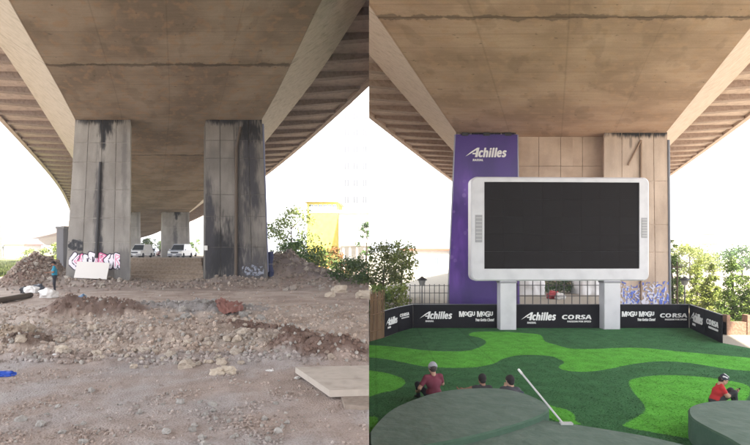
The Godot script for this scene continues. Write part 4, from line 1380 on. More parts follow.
# ---------- things of the turf yard ----------
func text(parent: Node, called: String, t: String, c: Vector3, w: float, h: float, m: Material, shear := 0.0, bold := true) -> void:
	var f := SystemFont.new()
	f.font_names = PackedStringArray(["Droid Sans"])
	f.font_weight = 700
	var tm := TextMesh.new()
	tm.font = f
	tm.text = t
	tm.font_size = 32
	tm.pixel_size = 0.01
	tm.depth = 0.02
	tm.curve_step = 2.0
	var ab := tm.get_aabb()
	var sx := w / maxf(.01, ab.size.x)
	var sy := h / maxf(.01, ab.size.y)
	var b := Basis(Vector3(sx, 0, 0), Vector3(shear * sy, sy, 0), Vector3(0, 0, 1))
	var mid := ab.get_center()
	var xf := Transform3D(b, c - b * Vector3(mid.x, mid.y, 0))
	var s := st_new()
	var fat := h * .028 if bold else 0.0
	var k := 0
	for o in [Vector2(0, 0), Vector2(-1, 0), Vector2(1, 0), Vector2(0, -.8), Vector2(0, .8)]:
		s.append_from(tm, 0, xf.translated(Vector3(o.x * fat, o.y * fat, k * .0008)))
		k += 1
		if fat == 0.0: break
	put(called, s.commit(), m, parent)
func flat_poly(parent: Node, called: String, pts: Array, c: Vector3, m: Material) -> void:
	var pg := PackedVector2Array()
	for p in pts: pg.append(Vector2(p[0], p[1]))
	var s := st_new()
	var idx := Geometry2D.triangulate_polygon(pg)
	for i in range(0, idx.size(), 3):
		poly(s, PackedVector3Array([c + Vector3(pg[idx[i]].x, pg[idx[i]].y, 0), c + Vector3(pg[idx[i + 1]].x, pg[idx[i + 1]].y, 0), c + Vector3(pg[idx[i + 2]].x, pg[idx[i + 2]].y, 0)]), Vector3(0, 0, 1))
	put(called, s.commit(), m, parent)
func tyre_logo(parent: Node, c: Vector3, w: float, m: Material) -> void:
	# slanted wordmark whose A sweeps out to the left, a short line of small letters below
	var h := w * .24
	text(parent, "lettering", "chilles", c + Vector3(w * .165, 0, 0), w * .68, h * .95, m, .18)
	var k := w
	flat_poly(parent, "emblem", [[-.52 * k, -.10 * k], [-.36 * k, .03 * k], [-.22 * k, .12 * k], [-.165 * k, .12 * k], [-.215 * k, -.115 * k], [-.28 * k, -.115 * k], [-.265 * k, -.045 * k], [-.345 * k, -.045 * k], [-.335 * k, -.01 * k], [-.258 * k, -.01 * k], [-.243 * k, .062 * k], [-.34 * k, .0 * k]], c + Vector3(0, 0, .012), m)
	text(parent, "small_lettering", "RADIAL", c + Vector3(-w * .2, -h * .78, 0), w * .26, h * .22, m, .15)
func board(label: String, a: Vector3, b: Vector3, h: float, items: Array) -> void:
	var root := thing("advertising_board", label, "board", a, 0.0, "black boards round the turf")
	var x := (b - a)
	var w := x.length()
	x = x.normalized()
	root.basis = Basis(x, Vector3.UP, x.cross(Vector3.UP))
	put("panel", bevel_box(w - .012, h, .06, .008), M.board, root, Transform3D(Basis(), Vector3(w / 2, h / 2, 0)))
	put("cap_rail", boxm(Vector3(.006, h + .002, -.065), Vector3(w - .006, h + .03, .004)), mat(lin(.06, .06, .07), .4), root)
	for it in items:
		var c := Vector3(it[1] * w, h * it[3], .004)
		match it[0]:
			"tyre": tyre_logo(root, c, it[2] * w, M.print)
			"corsa":
				text(root, "lettering", "CORSA", c, it[2] * w, it[2] * w * .145, M.print, .1)
				text(root, "small_lettering", "PASSION FOR SPEED", c + Vector3(it[2] * w * .08, -it[2] * w * .15, 0), it[2] * w * .8, it[2] * w * .055, M.print)
			"mogu":
				var k: float = it[2] * w
				var xo := -k * .5
				for q in [["M", .15], ["o", .08], ["G", .13], ["u", .09], ["", .05], ["M", .15], ["o", .08], ["G", .13], ["u", .09]]:
					if q[0] != "": text(root, "lettering", (q[0] as String).to_upper(), c + Vector3(xo + k * q[1] * .5, (.012 if q[1] < .1 else 0.0) * k, 0), k * q[1] * .92, k * (.15 if q[1] > .1 else .11), M.print)
					xo += k * q[1]
				text(root, "small_lettering", "You Gotta Chew!", c + Vector3(k * .22, -k * .16, 0), k * .52, k * .085, M.print, .1)

func rounded(w: float, h: float, r: float, seg := 6) -> Array:
	var out := []
	for q in [[1, 1, 0.0], [-1, 1, PI / 2], [-1, -1, PI], [1, -1, PI * 1.5]]:
		for k in seg + 1:
			var t: float = q[2] + PI / 2 * k / seg
			out.append(Vector2(q[0] * (w / 2 - r) + cos(t) * r, q[1] * (h / 2 - r) + sin(t) * r))
	return out
func lamp_post(label: String, base: Vector3, h: float) -> void:
	var root := thing("lamp_post", label, "lamp", base, 0.0, "lantern posts outside the boards")
	put("base", lathe([[0, 0], [.12, 0], [.12, .12], [.06, .2], [0, .2]], 12), M.steel, root)
	put("pole", tubem(Vector3(0, .15, 0), Vector3(0, h - .4, 0), .04, .03, 10), M.steel, root)
	put("lantern", lathe([[0, 0], [.12, 0], [.2, .26], [.0, .26]], 8), mat(lin(.2, .2, .19), .3), root, Transform3D(Basis(), Vector3(0, h - .4, 0)))
	put("hood", lathe([[.28, 0], [.26, .04], [.1, .14], [.03, .2], [0, .2]], 12), M.dark, root, Transform3D(Basis(), Vector3(0, h - .14, 0)))

func right_things() -> void:
	M.board = mat(lin(.006, .005, .007), 0.6)
	M.board.metallic_specular = .25
	M.print = mat(lin(.78, .78, .78), 0.6)
	var bd := 27.3
	var hb := 1.13
	var q := func(px: float) -> Vector3: return Vector3(X(px, bd), TURF, -bd)
	board("black board lettered Achilles and Mogu Mogu in front of the purple banner", q.call(413), q.call(498), hb, [["tyre", .27, .37, .55], ["mogu", .75, .42, .6]])
	board("black board lettered Achilles and Corsa between the two screen legs", q.call(513.5), q.call(602.5), hb, [["tyre", .28, .38, .5], ["corsa", .71, .33, .47]])
	board("black board lettered Mogu Mogu and Corsa below the graffitied tan pier", q.call(618), q.call(689), hb, [["mogu", .29, .48, .6], ["corsa", .78, .38, .54]])
	var a := G(384, 337.5, TURF)
	var b := G(398.5, 332, TURF)
	var c: Vector3 = q.call(413)
	board("narrow black side board lettered Achilles next to the reed screen", a, b, hb, [["tyre", .5, .78, .55]])
	board("narrow black side board lettered Corsa folded back towards the banner", b, c, hb, [["corsa", .4, .62, .66]])
	a = q.call(689)
	c = G(721, 343, TURF)
	b = a.lerp(c, .52)
	board("black side board lettered Achilles beside the right lamp post", a, b, hb, [["tyre", .5, .78, .55]])
	board("black end board lettered Corsa at the edge of the turf", b, c, hb, [["corsa", .5, .7, .6]])
	# lump of stone by the side boards
	var g := G(413, 326.5, TURF)
	tag(put("boulder", blob(Vector3(.2, .14, .16), .5, .1, 500, 2, true), mat(lin(.3, .27, .24), .9), null, Transform3D(Basis(), g + Vector3(.02, .1, .25))), "stone lying on the turf in the corner of the side boards", "stone")

	# big screen on two legs
	var sd := 27.0
	var ctr := (P(469, 178, sd) + P(647, 280.5, sd)) / 2.0
	var sc := thing("video_screen", "large dark video screen in a rounded white frame on two white legs", "screen", Vector3(ctr.x, TURF, ctr.z))
	sc.rotation.y = deg_to_rad(2.0)
	var W := X(647, sd) - X(469, sd)
	var H := (280.5 - 178.0) / F * sd
	var cy := ctr.y - TURF
	var sp := 27.0 / F
	var outer := rounded(W, H, .28)
	var il := -W / 2 + 13 * sp
	var ir := W / 2 - 10 * sp
	var ib := -H / 2 + 12 * sp
	var it := H / 2 - 5 * sp
	var inner := rounded(ir - il, it - ib, .02)
	var ic := Vector2((il + ir) / 2, (ib + it) / 2)
	var s := st_new()
	var n := outer.size()
	var bv := .06
	var outer2 := rounded(W - bv * 2, H - bv * 2, .24)
	for i in n:
		var j := (i + 1) % n
		var o0: Vector2 = outer2[i]
		var o1: Vector2 = outer2[j]
		var i0: Vector2 = inner[i] + ic
		var i1: Vector2 = inner[j] + ic
		poly(s, PackedVector3Array([Vector3(o0.x, o0.y, 0), Vector3(o1.x, o1.y, 0), Vector3(i1.x, i1.y, 0), Vector3(i0.x, i0.y, 0)]), Vector3(0, 0, 1))
		var e0: Vector2 = outer[i]
		var e1: Vector2 = outer[j]
		var nn := Vector3((e0 + e1).x * .01 + (e1 - e0).y, (e0 + e1).y * .01 - (e1 - e0).x, 0).normalized()
		poly(s, PackedVector3Array([Vector3(o0.x, o0.y, 0), Vector3(o1.x, o1.y, 0), Vector3(e1.x, e1.y, -bv), Vector3(e0.x, e0.y, -bv)]), (nn + Vector3(0, 0, 1)).normalized())
		poly(s, PackedVector3Array([Vector3(e0.x, e0.y, -bv), Vector3(e1.x, e1.y, -bv), Vector3(e1.x, e1.y, -.7), Vector3(e0.x, e0.y, -.7)]), nn)
		poly(s, PackedVector3Array([Vector3(i0.x, i0.y, 0), Vector3(i1.x, i1.y, 0), Vector3(i1.x, i1.y, -.07), Vector3(i0.x, i0.y, -.07)]), -nn)
		poly(s, PackedVector3Array([Vector3(0, 0, -.7), Vector3(e0.x, e0.y, -.7), Vector3(e1.x, e1.y, -.7)]), Vector3(0, 0, -1))
	var wm := tri(ntex(.006, 41, [lin(.46, .46, .50), lin(.53, .53, .57), lin(.56, .56, .60)]), null, .3, .4)
	put("frame", s.commit(), wm, sc, Transform3D(Basis(), Vector3(0, cy, .35)))
	# display made of cabinets, hairline gaps between them
	var dm := []
	for k in 3: dm.append(mat(lin(.012 + .0006 * k, .0095 + .0006 * k, .0095 + .0006 * k), .7))
	for mm in dm: mm.metallic_specular = .25
	var nx := 8
	var ny := 5
	for i in nx:
		for j in ny:
			var cw := (ir - il) / nx
			var ch := (it - ib) / ny
			put("cabinet", bevel_box(cw - .002, ch - .002, .1, .0005), dm[rng.randi() % 3], sc, Transform3D(Basis(), Vector3(il + cw * (i + .5), cy + ib + ch * (j + .5), .35 - .05)))
	var gm := mat(lin(.30, .30, .32), .6)
	for e in [[476.5, 229, 7, 27], [641.8, 228, 6, 20]]:
		var o := Vector3((e[0] - 558.0) * sp, cy - (e[1] - 229.25) * sp, .36)
		var gr := put("speaker_grille", bevel_box(e[2] * sp, e[3] * sp, .03, .006), gm, sc, Transform3D(Basis(), o))
		for k in 7: put("slat", boxm(Vector3(-e[2] * sp * .42, -.02, .001), Vector3(e[2] * sp * .42, .02, .02)), mat(lin(.45, .45, .47), .5), gr, Transform3D(Basis(), Vector3(0, (k - 3) * e[3] * sp / 7.6, 0)))
	for px in [506.0, 610.0]:
		var lx: float = (px - 558.0) * sp
		put("leg", bevel_box(16 * sp, cy - H / 2 + .02, .6, .02), wm, sc, Transform3D(Basis(), Vector3(lx, (cy - H / 2 + .02) / 2, .32)))
		put("collar", bevel_box(17.4 * sp, .1, .64, .02), mat(lin(.25, .25, .28), .5), sc, Transform3D(Basis(), Vector3(lx, cy - H / 2 - .06, .34)))

	# purple banner round the left pier
	var im := Image.create(256, 640, false, Image.FORMAT_RGB8)
	var nz := noise(1.0, 77, 4)
	var rr := RandomNumberGenerator.new()
	rr.seed = 4
	var dots := []
	for k in 26: dots.append([rr.randf_range(0, .5), rr.randf_range(.25, .75), rr.randf_range(.006, .03), rr.randf_range(.1, .35)])
	for y in 640:
		for x in 256:
			var u := x / 256.0
			var v := y / 640.0
			var base := Color(.060, .026, .20)
			# printed swirl of lighter violet along one side
			var sw := exp(-pow((u - .16 - .10 * sin(v * 5.0)) / .17, 2.0)) * smoothstep(.08, .35, v) * (1.0 - smoothstep(.75, .98, v))
			base = base.lerp(Color(.17, .07, .42), sw * (.75 + .5 * nz.get_noise_2d(u * 9.0, v * 7.0)))
			base = base.lerp(Color(.035, .02, .13), clampf(nz.get_noise_2d(u * 2.0 + 5.0, v * 3.0) + .1, 0, .5))
			for dt in dots:
				var r2: float = Vector2(u - dt[0], (v - dt[1]) * 2.5).length()
				if r2 < dt[2]: base = base.lerp(Color(.35, .22, .6), dt[3])
			im.set_pixel(x, y, base.linear_to_srgb())
	var bn := thing("printed_banner", "purple printed banner lettered Achilles wrapped round the left pier", "banner", Vector3(X(482, 32.9), -1.7, -32.9))
	s = st_new()
	var off := -bn.position
	var x0 := X(455.5, 32.9)
	var x1 := X(517, 32.9)
	var xb0 := x0 - .46
	var fs := [[xb0, x1 + .12, x1, x0]]
	var uvf := func(v: Vector3) -> Vector2: return Vector2((v.x - xb0) / (x1 - xb0), 1.0 - (v.y + 1.7) / 10.6)
	hexa(s, [Vector3(xb0, -1.7, -32.86), Vector3(x1 + .12, -1.7, -32.86), Vector3(x1, 8.98, -32.86), Vector3(x0, 8.98, -32.86), Vector3(xb0, -1.7, -32.96), Vector3(x1 + .12, -1.7, -32.96), Vector3(x1, 8.98, -32.96), Vector3(x0, 8.98, -32.96)], 0, uvf)
	put("sheet", s.commit(), uvmat(im, .38), bn, Transform3D(Basis(), off))
	var em := mat(lin(.25, .25, .3), .4, .5)
	put("edge_strip", tubem(Vector3(xb0 - .03, -1.7, -32.9), Vector3(x0 - .03, 8.98, -32.9), .05, .05), em, bn, Transform3D(Basis(), off))
	put("edge_strip", tubem(Vector3(x1 + .14, -1.7, -32.9), Vector3(x1 + .03, 8.98, -32.9), .05, .05), em, bn, Transform3D(Basis(), off))
	for k in 3: put("top_clamp", boxm(Vector3(lerpf(x0, x1, .1 + .35 * k), 8.9, -32.95), Vector3(lerpf(x0, x1, .2 + .35 * k), 9.08, -32.78)), M.dark, bn, Transform3D(Basis(), off))
	tyre_logo(bn, P(486, 152.5, 32.85) + off, 40.0 / F * 32.85, M.print)
	var faint := mat(lin(.30, .26, .45), .6)
	text(bn, "small_lettering", "achilles", P(481, 278, 32.85) + off, 18.0 / F * 32.85, .17, faint, .15)

	# mesh gate between the piers
	var fd := 31.5
	var gt := thing("mesh_gate", "thin dark grid gate between the purple pier and the tan pier", "gate", Vector3(X(560, fd), -1.75, -fd))
	off = -gt.position
	var fx0 := X(517, fd)
	var fx1 := X(603, fd)
	for k in 12:
		var x := lerpf(fx0, fx1, k / 11.0)
		put("upright", tubem(Vector3(x, -1.75, -fd), Vector3(x, .85, -fd), .025, .025, 6), M.steel, gt, Transform3D(Basis(), off))
	for y in [-1.5, -.95, -.38, .22, .83]:
		put("rail", tubem(Vector3(fx0, y, -fd + .03), Vector3(fx1, y, -fd + .03), .022, .022, 6), M.steel, gt, Transform3D(Basis(), off))
	# behind the gate
	var td := 50.0
	for k in 2:
		var px: float = [528.0, 589.0][k]
		var t := put("tarped_pile", blob(Vector3(1.45, 1.75, 1.5), .28, .12, 510 + k, 3, false, .75), mat(lin(.72, .72, .74), .6), null, Transform3D(Basis(), Vector3(X(px, td), -1.72 + 1.0, -td)))
		tag(t, ["big pile under white sheeting behind the gate next to the purple banner", "big pile under white sheeting behind the gate next to the right screen leg"][k], "pile")
	tree("hedge_shrub", "dark green shrub behind the gate in the middle between the white piles", "shrub", Vector3(X(558, 52), -1.72, -52), 1.7, 1.6, .02, "bush", 34, 46, .1, [Color(.03, .06, .025), Color(.06, .1, .04)], 361, 1)
	tree("hedge_shrub", "low green shrub behind the gate beside the red bag", "shrub", Vector3(X(570, 51), -1.72, -51), 1.5, 1.0, .02, "bush", 24, 46, .1, [Color(.04, .08, .03), Color(.08, .12, .05)], 362, 1)
	tag(put("red_bag", blob(Vector3(.5, .35, .3), .5, .12, 520, 3, false, .2), mat(lin(.4, .05, .06), .6), null, Transform3D(Basis(), Vector3(X(553, 45), -1.45, -45))), "red bag on the ground behind the gate", "bag")
	tag(put("white_bag", blob(Vector3(.4, .3, .3), .5, .12, 521, 3, false, .2), mat(lin(.7, .7, .7), .6), null, Transform3D(Basis(), Vector3(X(560, 44.5), -1.5, -44.5))), "white bag on the ground behind the gate beside the red bag", "bag")
	var bw := thing("back_wall", "tan plastered wall crossing beneath the viaduct behind the gate", "wall", Vector3(X(560, 60), -1.75, -60))
	put("wall", boxm(Vector3(-9, 0, -.2), Vector3(9, 4.2, .2)), tri(ntex(.01, 42, [lin(.32, .22, .16), lin(.46, .34, .26)]), M.bump, .3), bw)
	put("coping", boxm(Vector3(-9.1, 4.203, -.28), Vector3(9.1, 4.4, .28)), M.web_r, bw)

	# fence behind the left boards, lamps
	fd = 32.0
	var ff := thing("railing", "thin dark railing between the lamp post and the purple banner", "railing", Vector3(X(410, fd), -1.75, -fd))
	for k in 9:
		var x := lerpf(0, X(449, fd) - X(410, fd), k / 8.0)
		put("upright", tubem(Vector3(x, 0, 0), Vector3(x, 2.0, 0), .022, .022, 6), M.steel, ff)
	for y in [.9, 1.5, 1.92]: put("rail", tubem(Vector3(0, y, .02), Vector3(X(449, fd) - X(410, fd), y, .02), .02, .02, 6), M.steel, ff)
	lamp_post("dark lantern post left of the purple banner", Vector3(X(422, 29.5), -1.75, -29.5), 2.5)
	lamp_post("dark lantern post right of the tan pier", Vector3(X(684.5, 29.5), -1.75, -29.5), 2.5)
	var up := thing("utility_pole", "thin dark pole between the tan pier and the right lantern post", "pole", Vector3(X(677, 36), -1.75, -36))
	put("shaft", tubem(Vector3.ZERO, Vector3(0, 3.2, 0), .06, .05), M.bark, up)
	put("crossbar", boxm(Vector3(-.3, 2.8, -.04), Vector3(.3, 2.9, .04)), M.bark, up)
	# reed screen at the boundary
	var rs := thing("reed_screen", "brown dry reed screen at the end of the side boards", "screen", G(377, 339.5, TURF))
	off = -rs.position
	for k in 46:
		var t := k / 45.0
		var p := G(lerpf(369.6, 384, t), lerpf(341.5, 337.5, t), TURF)
		if side_of(p) < .035: continue
		put("reed", tubem(Vector3(p.x, -1.75, p.z + rng.randf_range(-.03, .03)), Vector3(p.x + rng.randf_range(-.03, .03) + .02, .35 + rng.randf_range(-.14, .2), p.z - .02), .016, .013, 5), [M.reed1, M.reed2, M.reed3][k % 3], rs, Transform3D(Basis(), off))
	for y in [-1.2, -.5, .1]: put("binding", tubem(G(370.5, 341.2, TURF) * Vector3(1, 0, 1) + Vector3(0, y, .05), G(383.5, 337.6, TURF) * Vector3(1, 0, 1) + Vector3(0, y, .05), .02, .02, 5), M.reed1, rs, Transform3D(Basis(), off))

	# painted concrete platforms
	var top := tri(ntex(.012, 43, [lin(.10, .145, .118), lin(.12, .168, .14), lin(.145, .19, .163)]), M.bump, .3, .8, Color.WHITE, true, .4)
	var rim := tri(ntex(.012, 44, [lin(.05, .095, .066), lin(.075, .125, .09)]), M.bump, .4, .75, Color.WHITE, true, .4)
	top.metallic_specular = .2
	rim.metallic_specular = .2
	var pts := []
	for v in [[366, 440], [378, 421], [393.6, 408], [417, 398], [440, 391.5], [468, 388.3], [500, 388.3], [525, 393.5], [543, 401.5], [549, 408], [543, 414], [520, 423], [470, 436.5], [420, 446], [385, 452]]:
		var p := G(v[0], v[1], -1.1)
		pts.append(Vector2(p.x, -p.z))
	platform("round_platform", "round grey-green concrete platform in front of the three sitting people", pts, -1.1, -1.62, top, rim)
	pts = []
	for v in [[690, 406.5], [700, 403], [716, 400.8], [740, 400], [770, 401.5], [800, 408], [812, 425], [800, 450], [770, 462], [737.7, 444], [727, 437.6], [708, 428], [692, 418.5], [688, 411.5]]:
		var p := G(v[0], v[1], -1.1)
		pts.append(Vector2(p.x, -p.z))
	platform("round_platform", "round grey-green concrete platform in front of the child in red", pts, -1.1, -1.62, top, rim)
	pts = []
	for v in [[372, 452], [400, 437], [460, 424], [520, 417.5], [556, 421.5], [600, 428], [650, 436.5], [690, 446], [730, 458], [740, 480], [690, 520], [560, 540], [450, 530], [380, 490]]:
		var p := G(v[0], v[1], -1.22)
		pts.append(Vector2(p.x, -p.z))
	platform("low_platform", "low broad grey-green concrete terrace at the foot of the round platform", pts, -1.22, -1.62, top, rim)
	# leaning pole
	var lp := thing("leaning_pole", "white metal pole with a grey foot leaning over the round platform's edge", "pole", G(562, 424, -1.22))
	off = -lp.position
	var e0 := G(562, 424, -1.22)
	var e1 := P(518.5, 369.5, 12.6)
	put("shaft", tubem(e0 + Vector3(0, .03, 0), e1, .02, .02, 10), mat(lin(.66, .67, .7), .3, .3), lp, Transform3D(Basis(), off))
	put("grip", tubem(e1.lerp(e0, .0), e1.lerp(e0, .09), .027, .027, 10), mat(lin(.75, .75, .75), .5), lp, Transform3D(Basis(), off))
	put("foot", boxm(e0 + Vector3(-.04, 0, -.06), e0 + Vector3(.2, .03, .06)), mat(lin(.45, .47, .46), .5), lp, Transform3D(Basis(), off))

# ---------- people ----------
func cap_d(p: Vector3, b: Array) -> float:
	var a: Vector3 = b[0]
	var ab: Vector3 = b[1] - a
	var t := clampf((p - a).dot(ab) / maxf(ab.length_squared(), 1e-8), 0, 1)
	return p.distance_to(a + ab * t) - lerpf(b[2], b[3], t)
func nets(bones: Array, cell: float, k: float) -> Dictionary:
	var lo := Vector3.ONE * 1e9
	var hi := -lo
	for b in bones:
		var r: float = maxf(b[2], b[3]) + cell * 3.0
		lo = lo.min((b[0] as Vector3).min(b[1]) - Vector3.ONE * r)
		hi = hi.max((b[0] as Vector3).max(b[1]) + Vector3.ONE * r)
	var n := Vector3i(((hi - lo) / cell).ceil()) + Vector3i.ONE
	var f := PackedFloat32Array()
	f.resize(n.x * n.y * n.z)
	f.fill(1.0)
	for b in bones:
		var r: float = maxf(b[2], b[3]) + maxf(k * 1.5, cell * 2.5)
		var l := Vector3i((((b[0] as Vector3).min(b[1]) - Vector3.ONE * r - lo) / cell).floor()).max(Vector3i.ZERO)
		var h := Vector3i((((b[0] as Vector3).max(b[1]) + Vector3.ONE * r - lo) / cell).ceil()).min(n - Vector3i.ONE)
		for z in range(l.z, h.z + 1):
			for y in range(l.y, h.y + 1):
				for x in range(l.x, h.x + 1):
					var i := (z * n.y + y) * n.x + x
					var d := cap_d(lo + Vector3(x, y, z) * cell, b)
					var g := f[i]
					var q := maxf(k - absf(d - g), 0.0) / k
					f[i] = minf(d, g) - q * q * k * 0.25
	var vid := {}
	var vs := PackedVector3Array()
	var sy := n.x
	var sz := n.x * n.y
	var corners := [0, 1, sy, sy + 1, sz, sz + 1, sz + sy, sz + sy + 1]
	var edges := [[0, 1], [2, 3], [4, 5], [6, 7], [0, 2], [1, 3], [4, 6], [5, 7], [0, 4], [1, 5], [2, 6], [3, 7]]
	var offs := []
	for c in 8: offs.append(Vector3(c & 1, (c >> 1) & 1, (c >> 2) & 1))
	for z in n.z - 1:
		for y in n.y - 1:
			for x in n.x - 1:
				var i := (z * n.y + y) * n.x + x
				var f0 := f[i]
				if f0 > 0.3: continue
				var m := 0
				for c in 8:
					if f[i + corners[c]] < 0.0: m += 1
				if m == 0 or m == 8: continue
				var sum := Vector3.ZERO
				var cnt := 0
				for e in edges:
					var a := f[i + corners[e[0]]]
					var b := f[i + corners[e[1]]]
					if (a < 0.0) != (b < 0.0):
						sum += (offs[e[0]] as Vector3).lerp(offs[e[1]], a / (a - b))
						cnt += 1
				vid[i] = vs.size()
				vs.append(lo + (Vector3(x, y, z) + sum / cnt) * cell)
	var tris := PackedInt32Array()
	for i in vid:
		var ax := [[1, sy, sz], [sy, sz, 1], [sz, 1, sy]]
		for q in ax:
			var i2: int = i + q[0]
			if (f[i] < 0.0) == (f[i2] < 0.0): continue
			var v1: int = i - q[1]
			var v2: int = i - q[2]
			var v3: int = i - q[1] - q[2]
			if not (vid.has(v1) and vid.has(v2) and vid.has(v3)): continue
			var a: int = vid[i]
			var b: int = vid[v1]
			var c: int = vid[v3]
			var d: int = vid[v2]
			if f[i] < 0.0: tris.append_array([a, c, b, a, d, c])
			else: tris.append_array([a, b, c, a, c, d])
	var nn := PackedVector3Array()
	nn.resize(vs.size())
	for t in range(0, tris.size(), 3):
		var w := (vs[tris[t + 2]] - vs[tris[t]]).cross(vs[tris[t + 1]] - vs[tris[t]])
		for j in 3: nn[tris[t + j]] += w
	var cols := PackedColorArray()
	for v in vs:
		var best := 1e9
		var c := Color.WHITE
		for b in bones:
			var d := cap_d(v, b)
			if d < best:
				best = d
				c = b[4]
		cols.append(c)
	return {"v": vs, "n": nn, "c": cols, "t": tris}
func add_net(s: SurfaceTool, m: Dictionary, xf: Transform3D, recol = null) -> void:
	var flip := xf.basis.determinant() < 0.0
	for j in m.t.size():
		var i: int = m.t[j - j % 3 + 2 - j % 3] if flip else m.t[j]
		s.set_normal((xf.basis * m.n[i]).normalized())
		var c: Color = m.c[i]
		if recol != null and c.a > 0.9 and c.r > 0.15: c = c * recol
		c.a = 1
		s.set_color(c)
		s.set_uv(Vector2.ZERO)
		s.add_vertex(xf * m.v[i])
var head_net: Dictionary
var hand_net: Dictionary
const SKIN := Color(.30, .17, .115)
func V(x: float, y: float, z: float) -> Vector3: return Vector3(x, y, z)
func head_hand() -> void:
	var k := SKIN
	var dk := Color(.03, .02, .02)
	head_net = nets([
		[V(0, .035, -.02), V(0, .03, .01), .088, .085, k], [V(0, -.01, .03), V(0, -.075, .05), .062, .042, k], [V(0, -.03, -.05), V(0, .0, -.05), .06, .07, k],
		[V(-.045, -.055, .02), V(.045, -.055, .02), .035, .035, k], [V(0, .0, .09), V(0, -.028, .105), .009, .015, k],
		[V(-.082, .01, -.012), V(-.085, -.025, -.005), .015, .012, k], [V(.082, .01, -.012), V(.085, -.025, -.005), .015, .012, k],
		[V(-.05, .028, .072), V(.05, .028, .072), .016, .016, k], [V(-.02, -.06, .086), V(.02, -.06, .086), .009, .009, Color(.22, .09, .08)],
		[V(-.033, .006, .082), V(-.033, .006, .082), .011, .011, dk], [V(.033, .006, .082), V(.033, .006, .082), .011, .011, dk],
		[V(0, -.05, -.03), V(0, -.14, -.04), .055, .056, k]], .007, .02)
	var fb := []
	fb.append_array([[V(-.022, .02, 0), V(-.03, .08, 0), .018, .017, k], [V(0, .01, 0), V(0, .085, 0), .02, .018, k], [V(.022, .02, 0), V(.028, .078, 0), .018, .016, k], [V(0, -.03, 0), V(0, .02, 0), .024, .022, k]])
	for i in 4:
		var x := -.033 + i * .022
		var L: float = [.038, .044, .041, .032][i]
		var a := V(x, .088, 0)
		var b := a + V(x * .08, L * .9, .012)
		var c := b + V(0, L * .5, .026)
		var d := c + V(0, L * .15, .024)
		fb.append_array([[a, b, .0095, .009, k], [b, c, .009, .0085, k], [c, d, .0085, .0075, k]])
	fb.append_array([[V(-.028, .02, .005), V(-.058, .055, .018), .014, .011, k], [V(-.058, .055, .018), V(-.062, .085, .03), .0105, .009, k]])
	hand_net = nets(fb, .0048, .008)
func toward(a: Vector3, b: Vector3, up := Vector3.UP) -> Basis:   # y axis along a->b
	var y := (b - a).normalized()
	var x := y.cross(up).normalized()
	if x.length() < .1: x = Vector3.RIGHT
	return Basis(x, y, x.cross(y))
